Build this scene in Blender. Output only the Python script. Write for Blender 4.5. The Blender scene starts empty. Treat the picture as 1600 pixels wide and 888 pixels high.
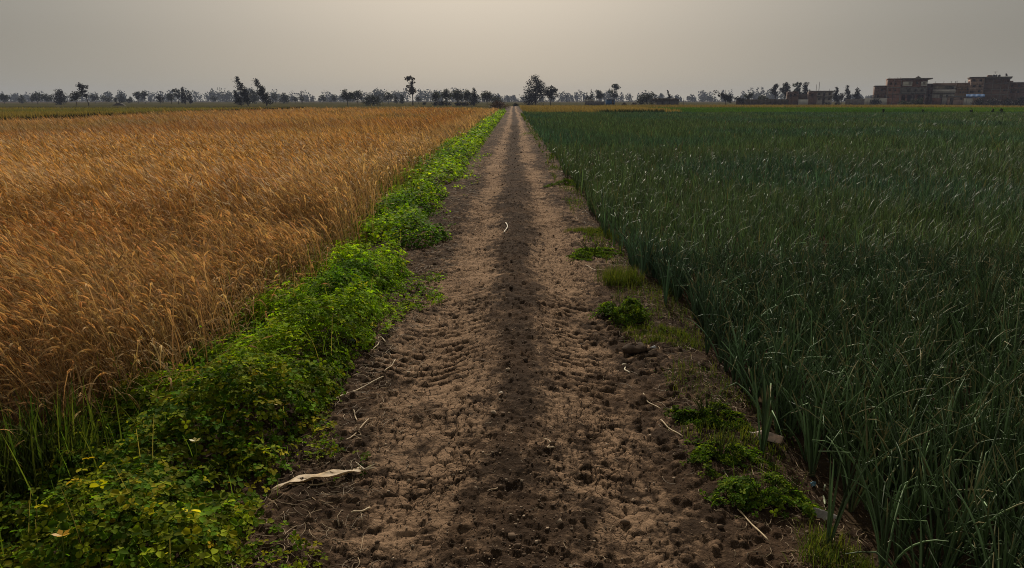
import bpy, math, random
import numpy as np

# ------------------------------------------------------------------ basics
SC = bpy.context.scene
COL = SC.collection
F = 1164.0                      # focal length in photo pixels (1600 wide)
PITCH = math.atan(287.0 / F)    # horizon sits 287 px above the centre
S, CS = math.sin(PITCH), math.cos(PITCH)
CAM_H = 1.75
VPX = 803.0
FIELD_Z = -0.15
rng = np.random.default_rng(7)
random.seed(7)


def ground_at(u, v, z=0.0):
    t = (v - 444.0) / F
    s = (CAM_H - z) / (S + t * CS)
    return np.array([s * (u - VPX) / F, s * (CS - t * S), z])


def x_at(u, Y):
    return (u - VPX) / F * Y * CS


def z_at(v, Y):
    t = (444.0 - v) / F
    return CAM_H + Y * (t * CS - S) / (CS + t * S)


# ------------------------------------------------------------------ noise
def hash2(ix, iy, seed):
    ix = ix.astype(np.int64).astype(np.uint32)
    iy = iy.astype(np.int64).astype(np.uint32)
    n = ix * np.uint32(374761393) + iy * np.uint32(668265263) + np.uint32((seed * 2246822519) & 0xFFFFFFFF)
    n = (n ^ (n >> np.uint32(13))) * np.uint32(1274126177)
    n = (n ^ (n >> np.uint32(16))) * np.uint32(2246822519)
    n = n ^ (n >> np.uint32(15))
    return n.astype(np.float64) / 4294967296.0


def vnoise(x, y, seed=0):
    ix, iy = np.floor(x), np.floor(y)
    fx, fy = x - ix, y - iy
    fx = fx * fx * (3 - 2 * fx)
    fy = fy * fy * (3 - 2 * fy)
    a = hash2(ix, iy, seed); b = hash2(ix + 1, iy, seed)
    c = hash2(ix, iy + 1, seed); d = hash2(ix + 1, iy + 1, seed)
    return (a * (1 - fx) + b * fx) * (1 - fy) + (c * (1 - fx) + d * fx) * fy


def fbm(x, y, seed=0, octaves=4, gain=0.5):
    s, a, t = 0.0, 1.0, 0.0
    for o in range(octaves):
        s = s + a * vnoise(x * 2 ** o + 17.3 * o, y * 2 ** o - 9.1 * o, seed + o)
        t += a
        a *= gain
    return s / t


def cell_edges(x, y, seed):
    """distance to the border between the two nearest random cells, and a random number per cell"""
    ix, iy = np.floor(x), np.floor(y)
    f1 = np.full(x.shape, 9.0); f2 = np.full(x.shape, 9.0); cid = np.zeros(x.shape)
    for dx in (-1, 0, 1):
        for dy in (-1, 0, 1):
            jx, jy = ix + dx, iy + dy
            px = jx + 0.1 + 0.8 * hash2(jx, jy, seed)
            py = jy + 0.1 + 0.8 * hash2(jx, jy, seed + 5)
            d = np.hypot(px - x, py - y)
            r = hash2(jx, jy, seed + 9)
            near = d < f1
            f2 = np.where(near, f1, np.minimum(f2, d))
            cid = np.where(near, r, cid)
            f1 = np.where(near, d, f1)
    return f2 - f1, cid


def sstep(a, b, x):
    t = np.clip((x - a) / (b - a), 0, 1)
    return t * t * (3 - 2 * t)


# ------------------------------------------------------------------ mesh building
def make_mesh(name, V, faces, col=None, extra=None, smooth=False):
    """faces: list of integer arrays, one per polygon size"""
    me = bpy.data.meshes.new(name)
    V = np.ascontiguousarray(V, dtype=np.float32)
    me.vertices.add(len(V))
    me.vertices.foreach_set("co", V.ravel())
    faces = [np.asarray(f, dtype=np.int32) for f in faces if len(f)]
    loops = np.concatenate([f.ravel() for f in faces])
    sizes = np.concatenate([np.full(len(f), f.shape[1], dtype=np.int32) for f in faces])
    starts = np.concatenate([[0], np.cumsum(sizes)[:-1]]).astype(np.int32)
    me.loops.add(len(loops))
    me.loops.foreach_set("vertex_index", loops)
    me.polygons.add(len(sizes))
    me.polygons.foreach_set("loop_start", starts)
    me.update(calc_edges=True)
    if smooth:
        me.polygons.foreach_set("use_smooth", np.ones(len(sizes), dtype=bool))
    if col is not None:
        a = me.color_attributes.new("col", "FLOAT_COLOR", "POINT")
        c = np.ones((len(V), 4), dtype=np.float32)
        c[:, :3] = col
        a.data.foreach_set("color", c.ravel())
    for k, val in (extra or {}).items():
        a = me.attributes.new(k, "FLOAT", "POINT")
        a.data.foreach_set("value", np.asarray(val, dtype=np.float32))
    me.validate()
    return me


class MB:
    """collects boxes, tubes, ribbons, quads into one mesh"""
    def __init__(self):
        self.V, self.Q, self.T, self.C, self.n = [], [], [], [], 0

    def add(self, V, Q=None, T=None, C=(1, 1, 1)):
        V = np.asarray(V, dtype=np.float64).reshape(-1, 3)
        if Q is not None and len(Q):
            self.Q.append(np.asarray(Q) + self.n)
        if T is not None and len(T):
            self.T.append(np.asarray(T) + self.n)
        self.V.append(V)
        self.C.append(np.broadcast_to(np.asarray(C, dtype=np.float64), V.shape))
        self.n += len(V)
        return self

    def box(self, x0, x1, y0, y1, z0, z1, C=(1, 1, 1)):
        v = [(x, y, z) for z in (z0, z1) for y in (y0, y1) for x in (x0, x1)]
        q = [(0, 2, 3, 1), (4, 5, 7, 6), (0, 1, 5, 4), (2, 6, 7, 3), (0, 4, 6, 2), (1, 3, 7, 5)]
        return self.add(v, q, C=C)

    def ribbons(self, P, W, side, C):
        """P (N,S,3), W (N,S), side (N,3) or (N,S,3), C (N,3) or (N,S,3)"""
        N, Sg = P.shape[:2]
        if side.ndim == 2:
            side = side[:, None, :]
        V = np.stack([P - side * W[..., None] * 0.5, P + side * W[..., None] * 0.5], axis=2)
        if C.ndim == 2:
            C = np.repeat(C[:, None, :], Sg, axis=1)
        CC = np.repeat(C[:, :, None, :], 2, axis=2)
        i = (np.arange(N)[:, None] * Sg + np.arange(Sg - 1)[None, :]) * 2
        Q = np.stack([i, i + 1, i + 3, i + 2], axis=-1).reshape(-1, 4)
        return self.add(V.reshape(-1, 3), Q, C=CC.reshape(-1, 3))

    def tubes(self, P, R, K, C, cap=True):
        P = np.asarray(P, float); R = np.asarray(R, float)
        N, Sg = P.shape[:2]
        T = np.gradient(P, axis=1)
        T /= np.linalg.norm(T, axis=-1, keepdims=True) + 1e-9
        ref = np.where(np.abs(T[..., 2:3]) > 0.9, np.array([1.0, 0, 0]), np.array([0, 0, 1.0]))
        ref = np.repeat(ref[:, :1], Sg, axis=1)
        a = np.cross(T, ref); a /= np.linalg.norm(a, axis=-1, keepdims=True) + 1e-9
        b = np.cross(T, a)
        ang = np.arange(K) * 2 * math.pi / K
        V = P[:, :, None, :] + R[:, :, None, None] * (a[:, :, None, :] * np.cos(ang)[:, None] + b[:, :, None, :] * np.sin(ang)[:, None])
        C = np.asarray(C, float)
        if C.ndim == 1:
            C = np.broadcast_to(C, (N, 3))
        if C.ndim == 2:
            C = np.repeat(C[:, None, :], Sg, axis=1)
        CC = np.repeat(C[:, :, None, :], K, axis=2)
        base = (np.arange(N)[:, None, None] * Sg + np.arange(Sg - 1)[None, :, None]) * K
        k = np.arange(K)[None, None, :]
        k2 = (k + 1) % K
        Q = np.stack([base + k, base + k2, base + K + k2, base + K + k], axis=-1).reshape(-1, 4)
        T3 = None
        if cap:
            e = (np.arange(N) * Sg + Sg - 1)[:, None] * K
            T3 = np.concatenate([np.stack([e[:, 0], e[:, 0] + j, e[:, 0] + j + 1], axis=-1) for j in range(1, K - 1)])
        return self.add(V.reshape(-1, 3), Q, T3, C=CC.reshape(-1, 3))

    def build(self, name, mat, parent=None, origin=None, smooth=False):
        V = np.concatenate(self.V); C = np.concatenate(self.C)
        if origin is not None:
            V = V - np.asarray(origin)
        faces = []
        if self.Q: faces.append(np.concatenate(self.Q))
        if self.T: faces.append(np.concatenate(self.T))
        me = make_mesh(name, V, faces, C, smooth=smooth)
        me.materials.append(mat)
        o = bpy.data.objects.new(name, me)
        COL.objects.link(o)
        if parent is not None:
            o.parent = parent
        elif origin is not None:
            o.location = origin
        return o


def tag(o, label=None, cat=None, group=None, kind=None):
    if label: o["label"] = label
    if cat: o["category"] = cat
    if group: o["group"] = group
    if kind: o["kind"] = kind
    return o


def empty(name, loc, label, cat, group=None):
    o = bpy.data.objects.new(name, None)
    o.empty_display_size = 0.2
    COL.objects.link(o)
    o.location = loc
    return tag(o, label, cat, group)


def bend(base, L, az, a0, a1, n, kink=None):
    """curved stems: tilt from the vertical goes from a0 at the foot to a1 at the tip, towards azimuth az"""
    N = len(L)
    t = (np.arange(n - 1) + 0.5) / (n - 1)
    th = a0[:, None] + (a1 - a0)[:, None] * t[None, :] ** 1.5
    if kink is not None:
        kt, ka = kink
        th = th + ka[:, None] * (t[None, :] > kt[:, None])
    seg = L[:, None] / (n - 1)
    d = np.stack([np.sin(th) * np.cos(az)[:, None], np.sin(th) * np.sin(az)[:, None], np.cos(th)], axis=-1) * seg[..., None]
    P = np.concatenate([np.zeros((N, 1, 3)), np.cumsum(d, axis=1)], axis=1) + base[:, None, :]
    return P, th[:, -1]


def scatter(y0, y1, dens, xmin, xmax, margin=2.0):
    """random points per square metre between two distances, inside the widened field of view"""
    lo, hi = max(xmin, -(0.72 * y1 + margin)), min(xmax, 0.72 * y1 + margin)
    if hi <= lo:
        return np.zeros(0), np.zeros(0)
    n = int((hi - lo) * (y1 - y0) * dens)
    x = rng.uniform(lo, hi, n); y = rng.uniform(y0, y1, n)
    k = np.abs(x) < 0.72 * y + margin
    return x[k], y[k]


# ------------------------------------------------------------------ materials
def new_mat(name):
    m = bpy.data.materials.new(name)
    m.use_nodes = True
    nt = m.node_tree
    nt.nodes.clear()
    out = nt.nodes.new("ShaderNodeOutputMaterial")
    return m, nt, out


def nd(nt, t, **kw):
    n = nt.nodes.new(t)
    for k, v in kw.items():
        if k.startswith("i_"):
            key = k[2:]
            n.inputs[int(key) if key.isdigit() else key].default_value = v
        else:
            setattr(n, k, v)
    return n


def mixrgb(nt, fac, a, b, blend="MIX"):
    m = nt.nodes.new("ShaderNodeMix"); m.data_type = "RGBA"; m.blend_type = blend
    for sock, val in ((m.inputs[0], fac), (m.inputs[6], a), (m.inputs[7], b)):
        if hasattr(val, "is_output"): nt.links.new(val, sock)
        elif isinstance(val, (int, float)): sock.default_value = val
        else: sock.default_value = (*val, 1)
    return m.outputs[2]


def mat_leaf(name, rough=0.6, trans=0.35, spec=0.3, tint=(1.3, 1.25, 0.6), nscale=None, namt=0.3):
    m, nt, out = new_mat(name)
    at = nd(nt, "ShaderNodeAttribute", attribute_name="col")
    c = at.outputs["Color"]
    if nscale:
        tc = nd(nt, "ShaderNodeTexCoord")
        nz = nd(nt, "ShaderNodeTexNoise"); nz.inputs["Scale"].default_value = nscale; nz.inputs["Detail"].default_value = 3
        nt.links.new(tc.outputs["Object"], nz.inputs["Vector"])
        mr = nd(nt, "ShaderNodeMapRange"); mr.inputs["From Min"].default_value = 0.3; mr.inputs["From Max"].default_value = 0.7
        mr.inputs["To Min"].default_value = 1 - namt; mr.inputs["To Max"].default_value = 1 + namt
        nt.links.new(nz.outputs["Fac"], mr.inputs["Value"])
        c = mixrgb(nt, 1.0, c, mr.outputs["Result"], "MULTIPLY")
    p = nd(nt, "ShaderNodeBsdfPrincipled")
    p.inputs["Roughness"].default_value = rough
    p.inputs["Specular IOR Level"].default_value = spec
    nt.links.new(c, p.inputs["Base Color"])
    if trans > 0:
        tr = nd(nt, "ShaderNodeBsdfTranslucent")
        nt.links.new(mixrgb(nt, 1.0, c, tint, "MULTIPLY"), tr.inputs["Color"])
        mx = nd(nt, "ShaderNodeMixShader"); mx.inputs[0].default_value = trans
        nt.links.new(p.outputs[0], mx.inputs[1]); nt.links.new(tr.outputs[0], mx.inputs[2])
        nt.links.new(mx.outputs[0], out.inputs[0])
    else:
        nt.links.new(p.outputs[0], out.inputs[0])
    return m


def mat_solid(name, a, b=None, scale=2.0, rough=0.85, spec=0.25, bump=0.0, metal=0.0, stain=None):
    """two-tone noisy surface with optional larger stains"""
    m, nt, out = new_mat(name)
    tc = nd(nt, "ShaderNodeTexCoord")
    b = b or tuple(x * 0.75 for x in a)
    nz = nd(nt, "ShaderNodeTexNoise"); nz.inputs["Scale"].default_value = scale; nz.inputs["Detail"].default_value = 6
    nt.links.new(tc.outputs["Object"], nz.inputs["Vector"])
    mr = nd(nt, "ShaderNodeMapRange"); mr.inputs["From Min"].default_value = 0.35; mr.inputs["From Max"].default_value = 0.65
    nt.links.new(nz.outputs["Fac"], mr.inputs["Value"])
    c = mixrgb(nt, mr.outputs["Result"], a, b)
    if stain:
        n2 = nd(nt, "ShaderNodeTexNoise"); n2.inputs["Scale"].default_value = scale * 0.23; n2.inputs["Detail"].default_value = 4
        nt.links.new(tc.outputs["Object"], n2.inputs["Vector"])
        m2 = nd(nt, "ShaderNodeMapRange"); m2.inputs["From Min"].default_value = 0.5; m2.inputs["From Max"].default_value = 0.7
        nt.links.new(n2.outputs["Fac"], m2.inputs["Value"])
        c = mixrgb(nt, m2.outputs["Result"], c, stain)
    p = nd(nt, "ShaderNodeBsdfPrincipled")
    p.inputs["Roughness"].default_value = rough; p.inputs["Specular IOR Level"].default_value = spec; p.inputs["Metallic"].default_value = metal
    nt.links.new(c, p.inputs["Base Color"])
    if bump:
        bp = nd(nt, "ShaderNodeBump"); bp.inputs["Strength"].default_value = bump; bp.inputs["Distance"].default_value = 0.02
        nt.links.new(nz.outputs["Fac"], bp.inputs["Height"]); nt.links.new(bp.outputs[0], p.inputs["Normal"])
    nt.links.new(p.outputs[0], out.inputs[0])
    return m


def mat_brick(name, a, b, mortar, bw=0.5, bh=0.16):
    m, nt, out = new_mat(name)
    tc = nd(nt, "ShaderNodeTexCoord")
    mp = nd(nt, "ShaderNodeMapping"); mp.inputs["Rotation"].default_value = (math.radians(90), 0, 0)
    nt.links.new(tc.outputs["Object"], mp.inputs["Vector"])
    br = nd(nt, "ShaderNodeTexBrick")
    br.inputs["Scale"].default_value = 1.0; br.inputs["Brick Width"].default_value = bw; br.inputs["Row Height"].default_value = bh
    br.inputs["Mortar Size"].default_value = 0.015
    br.inputs["Color1"].default_value = (*a, 1); br.inputs["Color2"].default_value = (*b, 1); br.inputs["Mortar"].default_value = (*mortar, 1)
    nt.links.new(mp.outputs[0], br.inputs["Vector"])
    nz = nd(nt, "ShaderNodeTexNoise"); nz.inputs["Scale"].default_value = 0.5; nz.inputs["Detail"].default_value = 6
    nt.links.new(tc.outputs["Object"], nz.inputs["Vector"])
    mr = nd(nt, "ShaderNodeMapRange"); mr.inputs["From Min"].default_value = 0.3; mr.inputs["From Max"].default_value = 0.7
    mr.inputs["To Min"].default_value = 0.65; mr.inputs["To Max"].default_value = 1.3
    nt.links.new(nz.outputs["Fac"], mr.inputs["Value"])
    c = mixrgb(nt, 1.0, br.outputs["Color"], mr.outputs["Result"], "MULTIPLY")
    p = nd(nt, "ShaderNodeBsdfPrincipled"); p.inputs["Roughness"].default_value = 0.9
    nt.links.new(c, p.inputs["Base Color"]); nt.links.new(p.outputs[0], out.inputs[0])
    return m


def mat_soil(name, road):
    """dirt: damp dark loose soil and pale dried crust, mixed by the attribute 'dry' on the track"""
    m, nt, out = new_mat(name)
    geo = nd(nt, "ShaderNodeNewGeometry")
    pos = geo.outputs["Position"]
    def noise(scale, detail=6, rough=0.6):
        n = nd(nt, "ShaderNodeTexNoise"); n.inputs["Scale"].default_value = scale
        n.inputs["Detail"].default_value = detail; n.inputs["Roughness"].default_value = rough
        nt.links.new(pos, n.inputs["Vector"]); return n.outputs["Fac"]
    def rng_(x, a, b, c=0.0, d=1.0):
        r = nd(nt, "ShaderNodeMapRange"); r.inputs["From Min"].default_value = a; r.inputs["From Max"].default_value = b
        r.inputs["To Min"].default_value = c; r.inputs["To Max"].default_value = d
        nt.links.new(x, r.inputs["Value"]); return r.outputs["Result"]
    fine = noise(55, 8, 0.7)
    mid = noise(7, 6, 0.65)
    if road:
        at = nd(nt, "ShaderNodeAttribute", attribute_name="dry")
        mm = nd(nt, "ShaderNodeMath", operation="ADD"); nt.links.new(at.outputs["Fac"], mm.inputs[0])
        nt.links.new(rng_(mid, 0.3, 0.7, -0.30, 0.30), mm.inputs[1])
        m3 = nd(nt, "ShaderNodeMath", operation="ADD"); m3.use_clamp = True
        nt.links.new(mm.outputs[0], m3.inputs[0]); nt.links.new(rng_(fine, 0.3, 0.7, -0.28, 0.28), m3.inputs[1])
        sharp = nd(nt, "ShaderNodeMapRange", interpolation_type="SMOOTHSTEP"); sharp.inputs["From Min"].default_value = 0.05; sharp.inputs["From Max"].default_value = 0.85
        nt.links.new(m3.outputs[0], sharp.inputs["Value"])
        c = mixrgb(nt, sharp.outputs["Result"], SOIL_DAMP_SHADE, SOIL_DRY)
        big = noise(1.3, 4)
        c = mixrgb(nt, rng_(big, 0.45, 0.7, 0.0, 0.5), c, SOIL_RED)
        warp = nd(nt, "ShaderNodeTexNoise"); warp.inputs["Scale"].default_value = 14; warp.inputs["Detail"].default_value = 3
        nt.links.new(pos, warp.inputs["Vector"])
        wv = nd(nt, "ShaderNodeVectorMath", operation="MULTIPLY_ADD"); nt.links.new(warp.outputs["Color"], wv.inputs[0])
        wv.inputs[1].default_value = (0.05, 0.05, 0.0); nt.links.new(pos, wv.inputs[2])
        crk = []
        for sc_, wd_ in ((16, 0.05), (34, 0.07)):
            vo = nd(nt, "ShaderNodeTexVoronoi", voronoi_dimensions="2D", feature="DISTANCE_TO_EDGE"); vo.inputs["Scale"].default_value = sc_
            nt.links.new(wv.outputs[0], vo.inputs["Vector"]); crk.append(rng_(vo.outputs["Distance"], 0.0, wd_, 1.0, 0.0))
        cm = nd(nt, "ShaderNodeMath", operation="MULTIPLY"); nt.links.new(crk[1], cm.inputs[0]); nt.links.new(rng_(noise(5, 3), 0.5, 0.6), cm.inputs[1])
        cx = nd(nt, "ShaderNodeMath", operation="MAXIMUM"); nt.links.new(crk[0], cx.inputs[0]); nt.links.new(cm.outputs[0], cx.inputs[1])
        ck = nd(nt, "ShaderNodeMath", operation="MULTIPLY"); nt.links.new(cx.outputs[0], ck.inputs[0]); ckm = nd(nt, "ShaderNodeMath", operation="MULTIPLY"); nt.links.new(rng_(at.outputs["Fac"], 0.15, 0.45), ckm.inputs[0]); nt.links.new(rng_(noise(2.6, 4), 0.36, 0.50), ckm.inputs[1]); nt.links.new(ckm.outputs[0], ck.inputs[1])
        c = mixrgb(nt, ck.outputs[0], c, SOIL_DAMP_SHADE)  # shade inside the crack lines, painted into the soil colour
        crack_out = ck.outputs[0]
    else:
        c = mixrgb(nt, rng_(mid, 0.35, 0.65), SOIL_DAMP_SHADE, (0.10, 0.072, 0.045))
    p = nd(nt, "ShaderNodeBsdfPrincipled"); p.inputs["Roughness"].default_value = 1.0; p.inputs["Specular IOR Level"].default_value = 0.06 if road else 0.0
    nt.links.new(c, p.inputs["Base Color"])
    h = nd(nt, "ShaderNodeMath", operation="MULTIPLY_ADD"); nt.links.new(fine, h.inputs[0]); h.inputs[1].default_value = 0.022
    nt.links.new(rng_(mid, 0, 1, 0, 0.02), h.inputs[2])
    if road:
        h2 = nd(nt, "ShaderNodeMath", operation="MULTIPLY_ADD"); nt.links.new(crack_out, h2.inputs[0]); h2.inputs[1].default_value = -0.010
        nt.links.new(h.outputs[0], h2.inputs[2]); h = h2
    bp = nd(nt, "ShaderNodeBump"); bp.inputs["Strength"].default_value = 1.0; bp.inputs["Distance"].default_value = 1.0
    nt.links.new(h.outputs[0], bp.inputs["Height"]); nt.links.new(bp.outputs[0], p.inputs["Normal"])
    nt.links.new(p.outputs[0], out.inputs[0])
    return m


SOIL_DAMP_SHADE = (0.052, 0.034, 0.022)  # damp soil; also paints the shade inside cracks
SOIL_DRY = (0.350, 0.230, 0.143)
SOIL_RED = (0.135, 0.082, 0.048)

M = {}
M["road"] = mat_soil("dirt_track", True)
M["ground"] = mat_soil("field_soil", False)
M["wheat"] = mat_leaf("ripe_straw", rough=0.7, trans=0.32, spec=0.06, tint=(1.2, 1.0, 0.7))
M["onion"] = mat_leaf("waxy_onion_leaf", rough=0.5, trans=0.16, spec=0.20, tint=(1.2, 1.3, 0.7))
M["clover"] = mat_leaf("clover_leaf", rough=0.75, trans=0.45, spec=0.04, tint=(1.3, 1.35, 0.5))
M["crop"] = mat_leaf("crop_blades", rough=0.7, trans=0.3, spec=0.06)
M["leaf"] = mat_leaf("tree_leaf", rough=0.6, trans=0.15, spec=0.15, nscale=0.35, namt=0.4)
M["bark"] = mat_solid("grey_brown_bark", (0.085, 0.065, 0.05), (0.05, 0.04, 0.03), 6.0)
M["straw"] = mat_leaf("dry_straw", rough=0.6, trans=0.1, spec=0.3, nscale=40, namt=0.25)
M["crumb"] = mat_leaf("soil_crumbs", rough=0.95, trans=0.0, spec=0.15, nscale=30, namt=0.4)
M["brick"] = mat_brick("red_brick", (0.22, 0.085, 0.05), (0.28, 0.115, 0.065), (0.20, 0.14, 0.10))
M["brick_dark"] = mat_brick("brown_brick", (0.13, 0.066, 0.042), (0.165, 0.085, 0.052), (0.15, 0.105, 0.08))
M["ochre"] = mat_solid("ochre_plaster", (0.30, 0.19, 0.10), (0.24, 0.15, 0.08), 1.0, stain=(0.18, 0.12, 0.07))
M["concrete"] = mat_solid("bare_concrete", (0.24, 0.21, 0.18), (0.17, 0.15, 0.13), 1.2, stain=(0.12, 0.10, 0.085))
M["pink"] = mat_solid("pinkish_plaster", (0.44, 0.30, 0.23), (0.36, 0.24, 0.185), 1.0, stain=(0.2, 0.15, 0.12))
M["white"] = mat_solid("whitewash", (0.68, 0.64, 0.57), (0.56, 0.52, 0.46), 0.8, stain=(0.38, 0.34, 0.30))
M["mud"] = mat_solid("mud_wall", (0.13, 0.10, 0.075), (0.09, 0.07, 0.05), 1.4, stain=(0.06, 0.05, 0.04))
M["greywall"] = mat_solid("grey_block_wall", (0.22, 0.20, 0.18), (0.16, 0.145, 0.13), 1.5, stain=(0.11, 0.1, 0.09))
M["thatch"] = mat_solid("dark_thatch", (0.085, 0.065, 0.045), (0.05, 0.04, 0.03), 5.0)
M["dark"] = mat_solid("dark_pane", (0.02, 0.02, 0.022), (0.03, 0.028, 0.026), 2.0, rough=0.35, spec=0.5)
M["wood"] = mat_solid("weathered_wood", (0.10, 0.07, 0.045), (0.07, 0.05, 0.035), 3.0)
M["blue"] = mat_solid("blue_painted_sheet", (0.025, 0.12, 0.30), (0.02, 0.10, 0.25), 1.5, rough=0.5, stain=(0.05, 0.13, 0.27))
M["bluetarp"] = mat_solid("blue_tarpaulin", (0.022, 0.09, 0.23), (0.02, 0.07, 0.18), 1.0, rough=0.5)
M["tin"] = mat_solid("galvanised_sheet", (0.30, 0.30, 0.30), (0.20, 0.19, 0.18), 1.5, rough=0.55, stain=(0.18, 0.12, 0.08))
M["steel"] = mat_solid("rusty_steel", (0.10, 0.085, 0.075), (0.07, 0.055, 0.05), 8.0, rough=0.7, metal=0.3)
M["plastic"] = mat_leaf("crumpled_film", rough=0.45, trans=0.55, spec=0.3, tint=(1, 1, 1), nscale=20, namt=0.3)
M["petal"] = mat_leaf("yellow_leaf", rough=0.5, trans=0.4, spec=0.3, tint=(1.2, 1.1, 0.5))

# ------------------------------------------------------------------ setting: ground, road
def road_centre(y):
    return 0.10 * np.sin(y / 38.0) * sstep(25, 70, y) * 0.6


def road_base(x, y):
    """large form of the track and its two shoulders"""
    xx = x - road_centre(y)
    wl = -1.35 + 0.15 * (fbm(y * 0.6, y * 0 + 3.3, 61, 3) - 0.5)
    wr = 1.22 + 0.25 * (fbm(y * 0.7, y * 0 + 8.3, 62, 3) - 0.5)
    z = -0.17 * sstep(0, 0.85, wl - xx) - 0.19 * sstep(0, 0.55, xx - wr)
    rut = np.exp(-((xx + 0.47) / 0.20) ** 2) + np.exp(-((xx - 0.50) / 0.20) ** 2)
    z = z - 0.022 * rut
    z = z + 0.02 * np.exp(-((xx) / 0.22) ** 2) * (1 - sstep(15, 40, y))
    z = z - 0.10 * np.exp(-((xx + 0.02) / 0.16) ** 2) * sstep(14, 40, y) * (0.5 + fbm(x * 0.5, y * 0.25, 71, 3))
    z = z + 0.05 * (fbm(x * 1.3, y * 0.9, 63, 3) - 0.5)
    return z


def road_height(x, y):
    xx = x - road_centre(y)
    z = road_base(x, y)
    xt = xx; xx = xx + 0.30 * (fbm(y * 0.22, y * 0 + 5.5, 14, 2) - 0.5) * sstep(6, 15, y) + 0.22 * (fbm(x * 2.6, y * 1.6, 12, 4) - 0.5) + 0.12 * (fbm(x * 11, y * 9, 13, 3) - 0.5)
    wd_ = 0.26 - 0.07 * sstep(6, 14, y); dl = np.exp(-((xx + 0.47) / wd_) ** 2); dr = np.exp(-((xx - 0.48) / (wd_ - 0.02)) ** 2)
    pat = fbm(x * 1.1, y * 0.8, 11, 4)
    crust = np.clip(np.maximum(dl, dr) * 1.0 + 0.55 * sstep(0.45, 0.65, fbm(x * 0.9, y * 0.5, 21, 3)) * (np.abs(xx) < 1.2), 0, 1)
    crust *= sstep(0.26, 0.46, pat)
    centre = np.exp(-((xx - 0.02) / (0.115 + 0.03 * sstep(5, 9, y))) ** 2) * np.clip(0.25 + 1.3 * fbm(x * 3, y * 1.1, 23, 4), 0, 1.2) * (0.65 + 0.35 * sstep(3, 5, y))
    crust = np.clip(crust - 0.9 * centre, 0, 1)
    # break the crust into patches with loose soil between
    patch = fbm(x * 5.5, y * 5.0, 45, 4); band = fbm(x * 2.5, y * 9.0, 46, 3)
    crust = crust * sstep(0.36, 0.50, 0.6 * patch + 0.4 * band + 0.16 * crust)
    # cracked crust
    wx = x + 0.05 * (fbm(x * 8, y * 8, 31, 3) - 0.5); wy = y + 0.05 * (fbm(x * 8, y * 8, 32, 3) - 0.5)
    e1, c1 = cell_edges(wx * 12.5, wy * 12.5, 41)
    e2, c2 = cell_edges(wx * 21, wy * 21, 42)
    near = 1 - sstep(12, 26, y)
    cr1 = 1 - sstep(0.0, 0.17, e1); cr2 = (1 - sstep(0.0, 0.2, e2)) * sstep(0.35, 0.55, fbm(x * 3, y * 3, 43, 2))
    lugm = sstep(0.34, 0.54, fbm(x * 0.9 + 5, y * 0.55, 52, 3)) * (0.35 + 0.65 * sstep(3.6, 5.0, y))
    cmask = (0.15 + 0.85 * crust) * near * sstep(0.26, 0.44, fbm(x * 2.2, y * 2.2, 44, 3)) * (1 - 0.4 * lugm)
    cracks = np.clip(np.maximum(cr1, 0.7 * cr2), 0, 1) * cmask
    z = z - 0.022 * cracks + ((c1 - 0.5) * 0.016 + (c2 - 0.5) * 0.008) * near * (0.3 + 0.7 * crust)
    # tread lugs, slanting outward on each wheel line
    lug = np.zeros_like(x)
    for xc, sg, w in ((-0.88, 1, 0.22), (-0.47, -1, 0.24), (0.48, 1, 0.24), (0.88, -1, 0.16)):
        ph = (y + sg * 0.55 * (x - xc) + 0.10 * (fbm(x * 4, y * 4, 51, 3) - 0.5)) / 0.105
        lug += np.exp(-((xt - xc) / w) ** 4) * (0.5 + 0.5 * np.sin(ph * 2 * math.pi)) ** 3 * sstep(0.30, 0.55, fbm(x * 7 + xc * 9, y * 9, 59, 3))
    z = z - 0.026 * lug * lugm * (1 - 0.7 * sstep(20, 45, y))
    # loose crumbly soil elsewhere
    loose = 1 - crust
    z = z + 0.05 * (fbm(x * 3.2, y * 1.6, 68, 4) - 0.5) * sstep(6, 14, y) + 0.030 * (fbm(x * 13, y * 9, 72, 3) - 0.5) * sstep(3, 6, y)
    z = z + loose * (0.036 * (fbm(x * 8, y * 8, 53, 4) - 0.5) + 0.018 * (np.abs(fbm(x * 16, y * 16, 54, 4) - 0.5) * 2 - 0.3) * near)
    z = z + crust * 0.006 * (fbm(x * 40, y * 40, 55, 2) - 0.5) * near
    clod, cc = cell_edges(wx * 24 + 3, wy * 24, 56)
    z = z + loose * near * 0.018 * sstep(0.02, 0.25, clod) * np.clip((cc - 0.5) * 2, 0, 1) * (0.4 + 1.2 * fbm(x * 6, y * 6, 64, 2))
    trk = np.clip(np.maximum(dl, dr) - 0.8 * centre, 0, 1)
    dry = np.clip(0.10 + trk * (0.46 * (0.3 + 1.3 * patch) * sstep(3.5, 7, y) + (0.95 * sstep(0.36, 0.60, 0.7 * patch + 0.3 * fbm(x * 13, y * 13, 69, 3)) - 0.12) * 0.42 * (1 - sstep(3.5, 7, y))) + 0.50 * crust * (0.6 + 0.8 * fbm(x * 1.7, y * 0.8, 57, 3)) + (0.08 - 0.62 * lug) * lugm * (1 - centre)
                  + 0.25 * (fbm(x * 4, y * 4, 58, 3) - 0.5) + 0.75 * (fbm(x * 2.4, y * 1.0, 66, 4) - 0.5) * sstep(5, 11, y) + 0.5 * (fbm(x * 9, y * 7, 67, 3) - 0.5) + 0.9 * (fbm(x * 22, y * 14, 70, 3) - 0.5) - (0.30 + 0.15 * sstep(8, 20, y)) * centre - 0.75 * cracks, 0, 1)  # crack shade painted in as lower dryness; tread grooves lowered too
    dry *= 1 - 0.75 * sstep(0.95, 1.5, np.abs(xt + 0.02))
    return z, dry


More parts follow.
